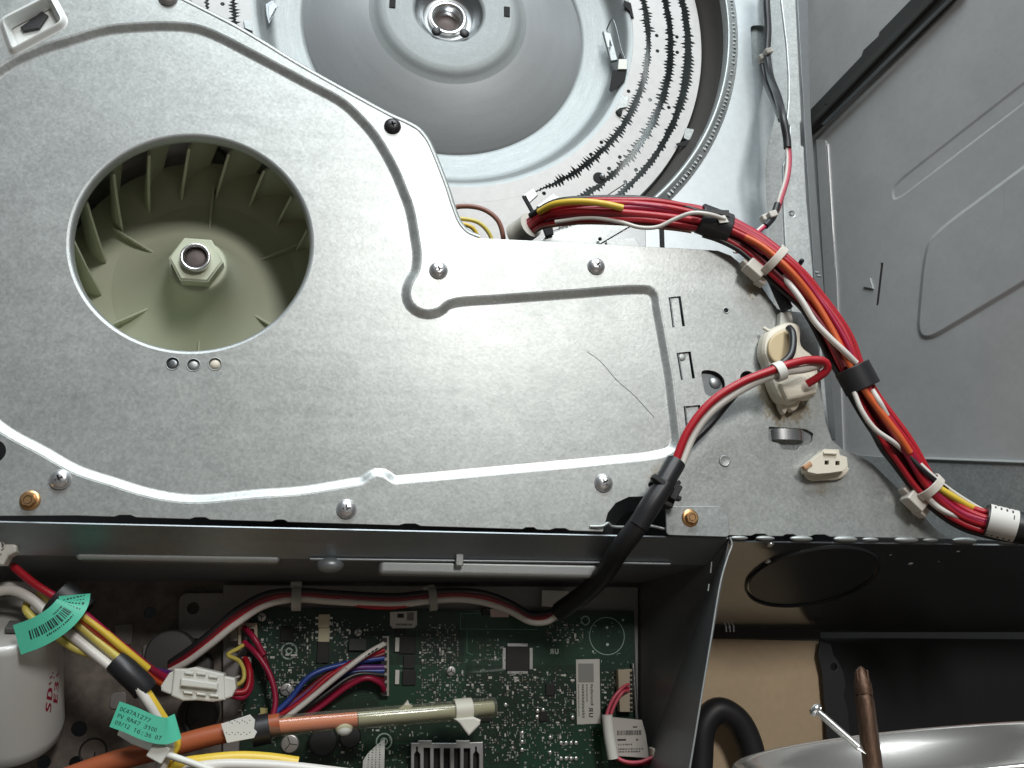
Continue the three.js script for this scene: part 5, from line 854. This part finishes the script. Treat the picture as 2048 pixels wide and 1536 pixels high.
// ================================================================ magnetic parts bowl with bit and screw, close to the viewer
{
  const o = at(1884, 1488, .34), view = o.clone().sub(V(0, 0, DIST)).normalize();
  const right = camRight.clone().addScaledVector(view, -camRight.dot(view)).normalize(), up = right.clone().cross(view).normalize();
  const a = 4.6 * Math.PI / 180, u = right.clone().multiplyScalar(Math.cos(a)).addScaledVector(up, Math.sin(a)), v0 = up.clone().multiplyScalar(Math.cos(a)).addScaledVector(right, -Math.sin(a));
  const al = 5.4 * Math.PI / 180, n = v0.clone().multiplyScalar(Math.cos(al)).addScaledVector(view, -Math.sin(al)).normalize();   // bowl axis
  const R = 415 / FOCAL * o.clone().sub(V(0, 0, DIST)).dot(camFwd), q = new THREE.Quaternion().setFromUnitVectors(V(0, 1, 0), n);
  const t = thing('parts_bowl', 'shiny steel parts bowl holding a driver bit and a screw', 'bowl');
  const prof = [[0, -.0195], [R * .5, -.019], [R * .68, -.0175], [R * .8, -.012], [R * .9, -.005], [R * .95, -.001], [R * .985, 0], [R, -.0006], [R * .998, -.002], [R * .96, -.003], [R * .9, -.0075], [R * .8, -.0145], [R * .68, -.0195], [0, -.021]];
  mesh('bowl_shell', new THREE.LatheGeometry(prof.map(([x, y]) => V2(x, y)), 120).applyQuaternion(q).translate(o.x, o.y, o.z), MAT.bowl, t);
  mesh('magnet_base', new THREE.CylinderGeometry(R * .55, R * .6, .012, 60).translate(0, -.0272, 0).applyQuaternion(q).translate(o.x, o.y, o.z), MAT.blackPlastic, t);
  const b = thing('driver_bit', 'worn copper brown screwdriver bit standing on end in the bowl', 'driver bit');
  const tip = at(1721, 1332, .335), foot = at(1748, 1552, .345), ax = tip.clone().sub(foot), L = ax.length(), bq = new THREE.Quaternion().setFromUnitVectors(V(0, 1, 0), ax.clone().normalize());
  mesh('bit_shank', new THREE.LatheGeometry([[0, 0], [.0031, 0], [.0031, L * .66], [.003, L * .69], [.0028, L * .72]].map(([x, y]) => V2(x, y)), 6).applyQuaternion(bq).translate(foot.x, foot.y, foot.z), MAT.copper, b);
  mesh('bit_neck', new THREE.LatheGeometry([[.0028, L * .715], [.003, L * .76], [.0029, L * .82], [.0021, L * .92], [.0011, L * .98], [0, L]].map(([x, y]) => V2(x, y)), 28).applyQuaternion(bq).translate(foot.x, foot.y, foot.z), MAT.copper, b);
  for (let k = 0; k < 4; k++) mesh('bit_flute', box(.0009, L * .16, .0016, .0003).translate(0, L * .87, .002).rotateY(k * Math.PI / 2 + .4).applyQuaternion(bq).translate(foot.x, foot.y, foot.z), MAT.copper, b);
  const s = thing('loose_screw', 'long thin silver screw leaning on the bowl rim', 'screw');
  const h = at(1627, 1416, .335), e = at(1732, 1508, .345), sx = e.clone().sub(h), sl = sx.length(), sq = new THREE.Quaternion().setFromUnitVectors(V(0, 1, 0), sx.clone().normalize());
  mesh('screw_head', new THREE.LatheGeometry([[0, -.0006], [.0016, -.0004], [.0023, .0005], [.0024, .0013], [.0016, .002], [0, .002]].map(([x, y]) => V2(x, y)), 24).applyQuaternion(sq).translate(h.x, h.y, h.z), MAT.brightSteel, s);
  const th = [[.0012, .001]]; for (let i = 0; i < 26; i++) { const y = sl * (.18 + .8 * i / 26), r = .00135 * (i > 22 ? (26 - i) / 4 : 1); th.push([r * .78, y], [r, y + sl * .015]); } th.push([0, sl]);
  mesh('threaded_shank', new THREE.LatheGeometry(th.map(([x, y]) => V2(x, y)), 16).applyQuaternion(sq).translate(h.x, h.y, h.z), MAT.screwShank ??= std({ color: lin(.55, .54, .52), metalness: .9, roughness: .35 }), s);
}
// ================================================================ settle every thing on its own base point
for (const o of tops) {
  if (o.isGroup) {
    o.updateMatrixWorld(true); const b = new THREE.Box3().setFromObject(o); if (b.isEmpty()) continue;
    const p = V((b.min.x + b.max.x) / 2, b.min.y, (b.min.z + b.max.z) / 2); o.position.copy(p); for (const c of o.children) c.position.sub(p);
  }
}
renderer.render(scene, camera);
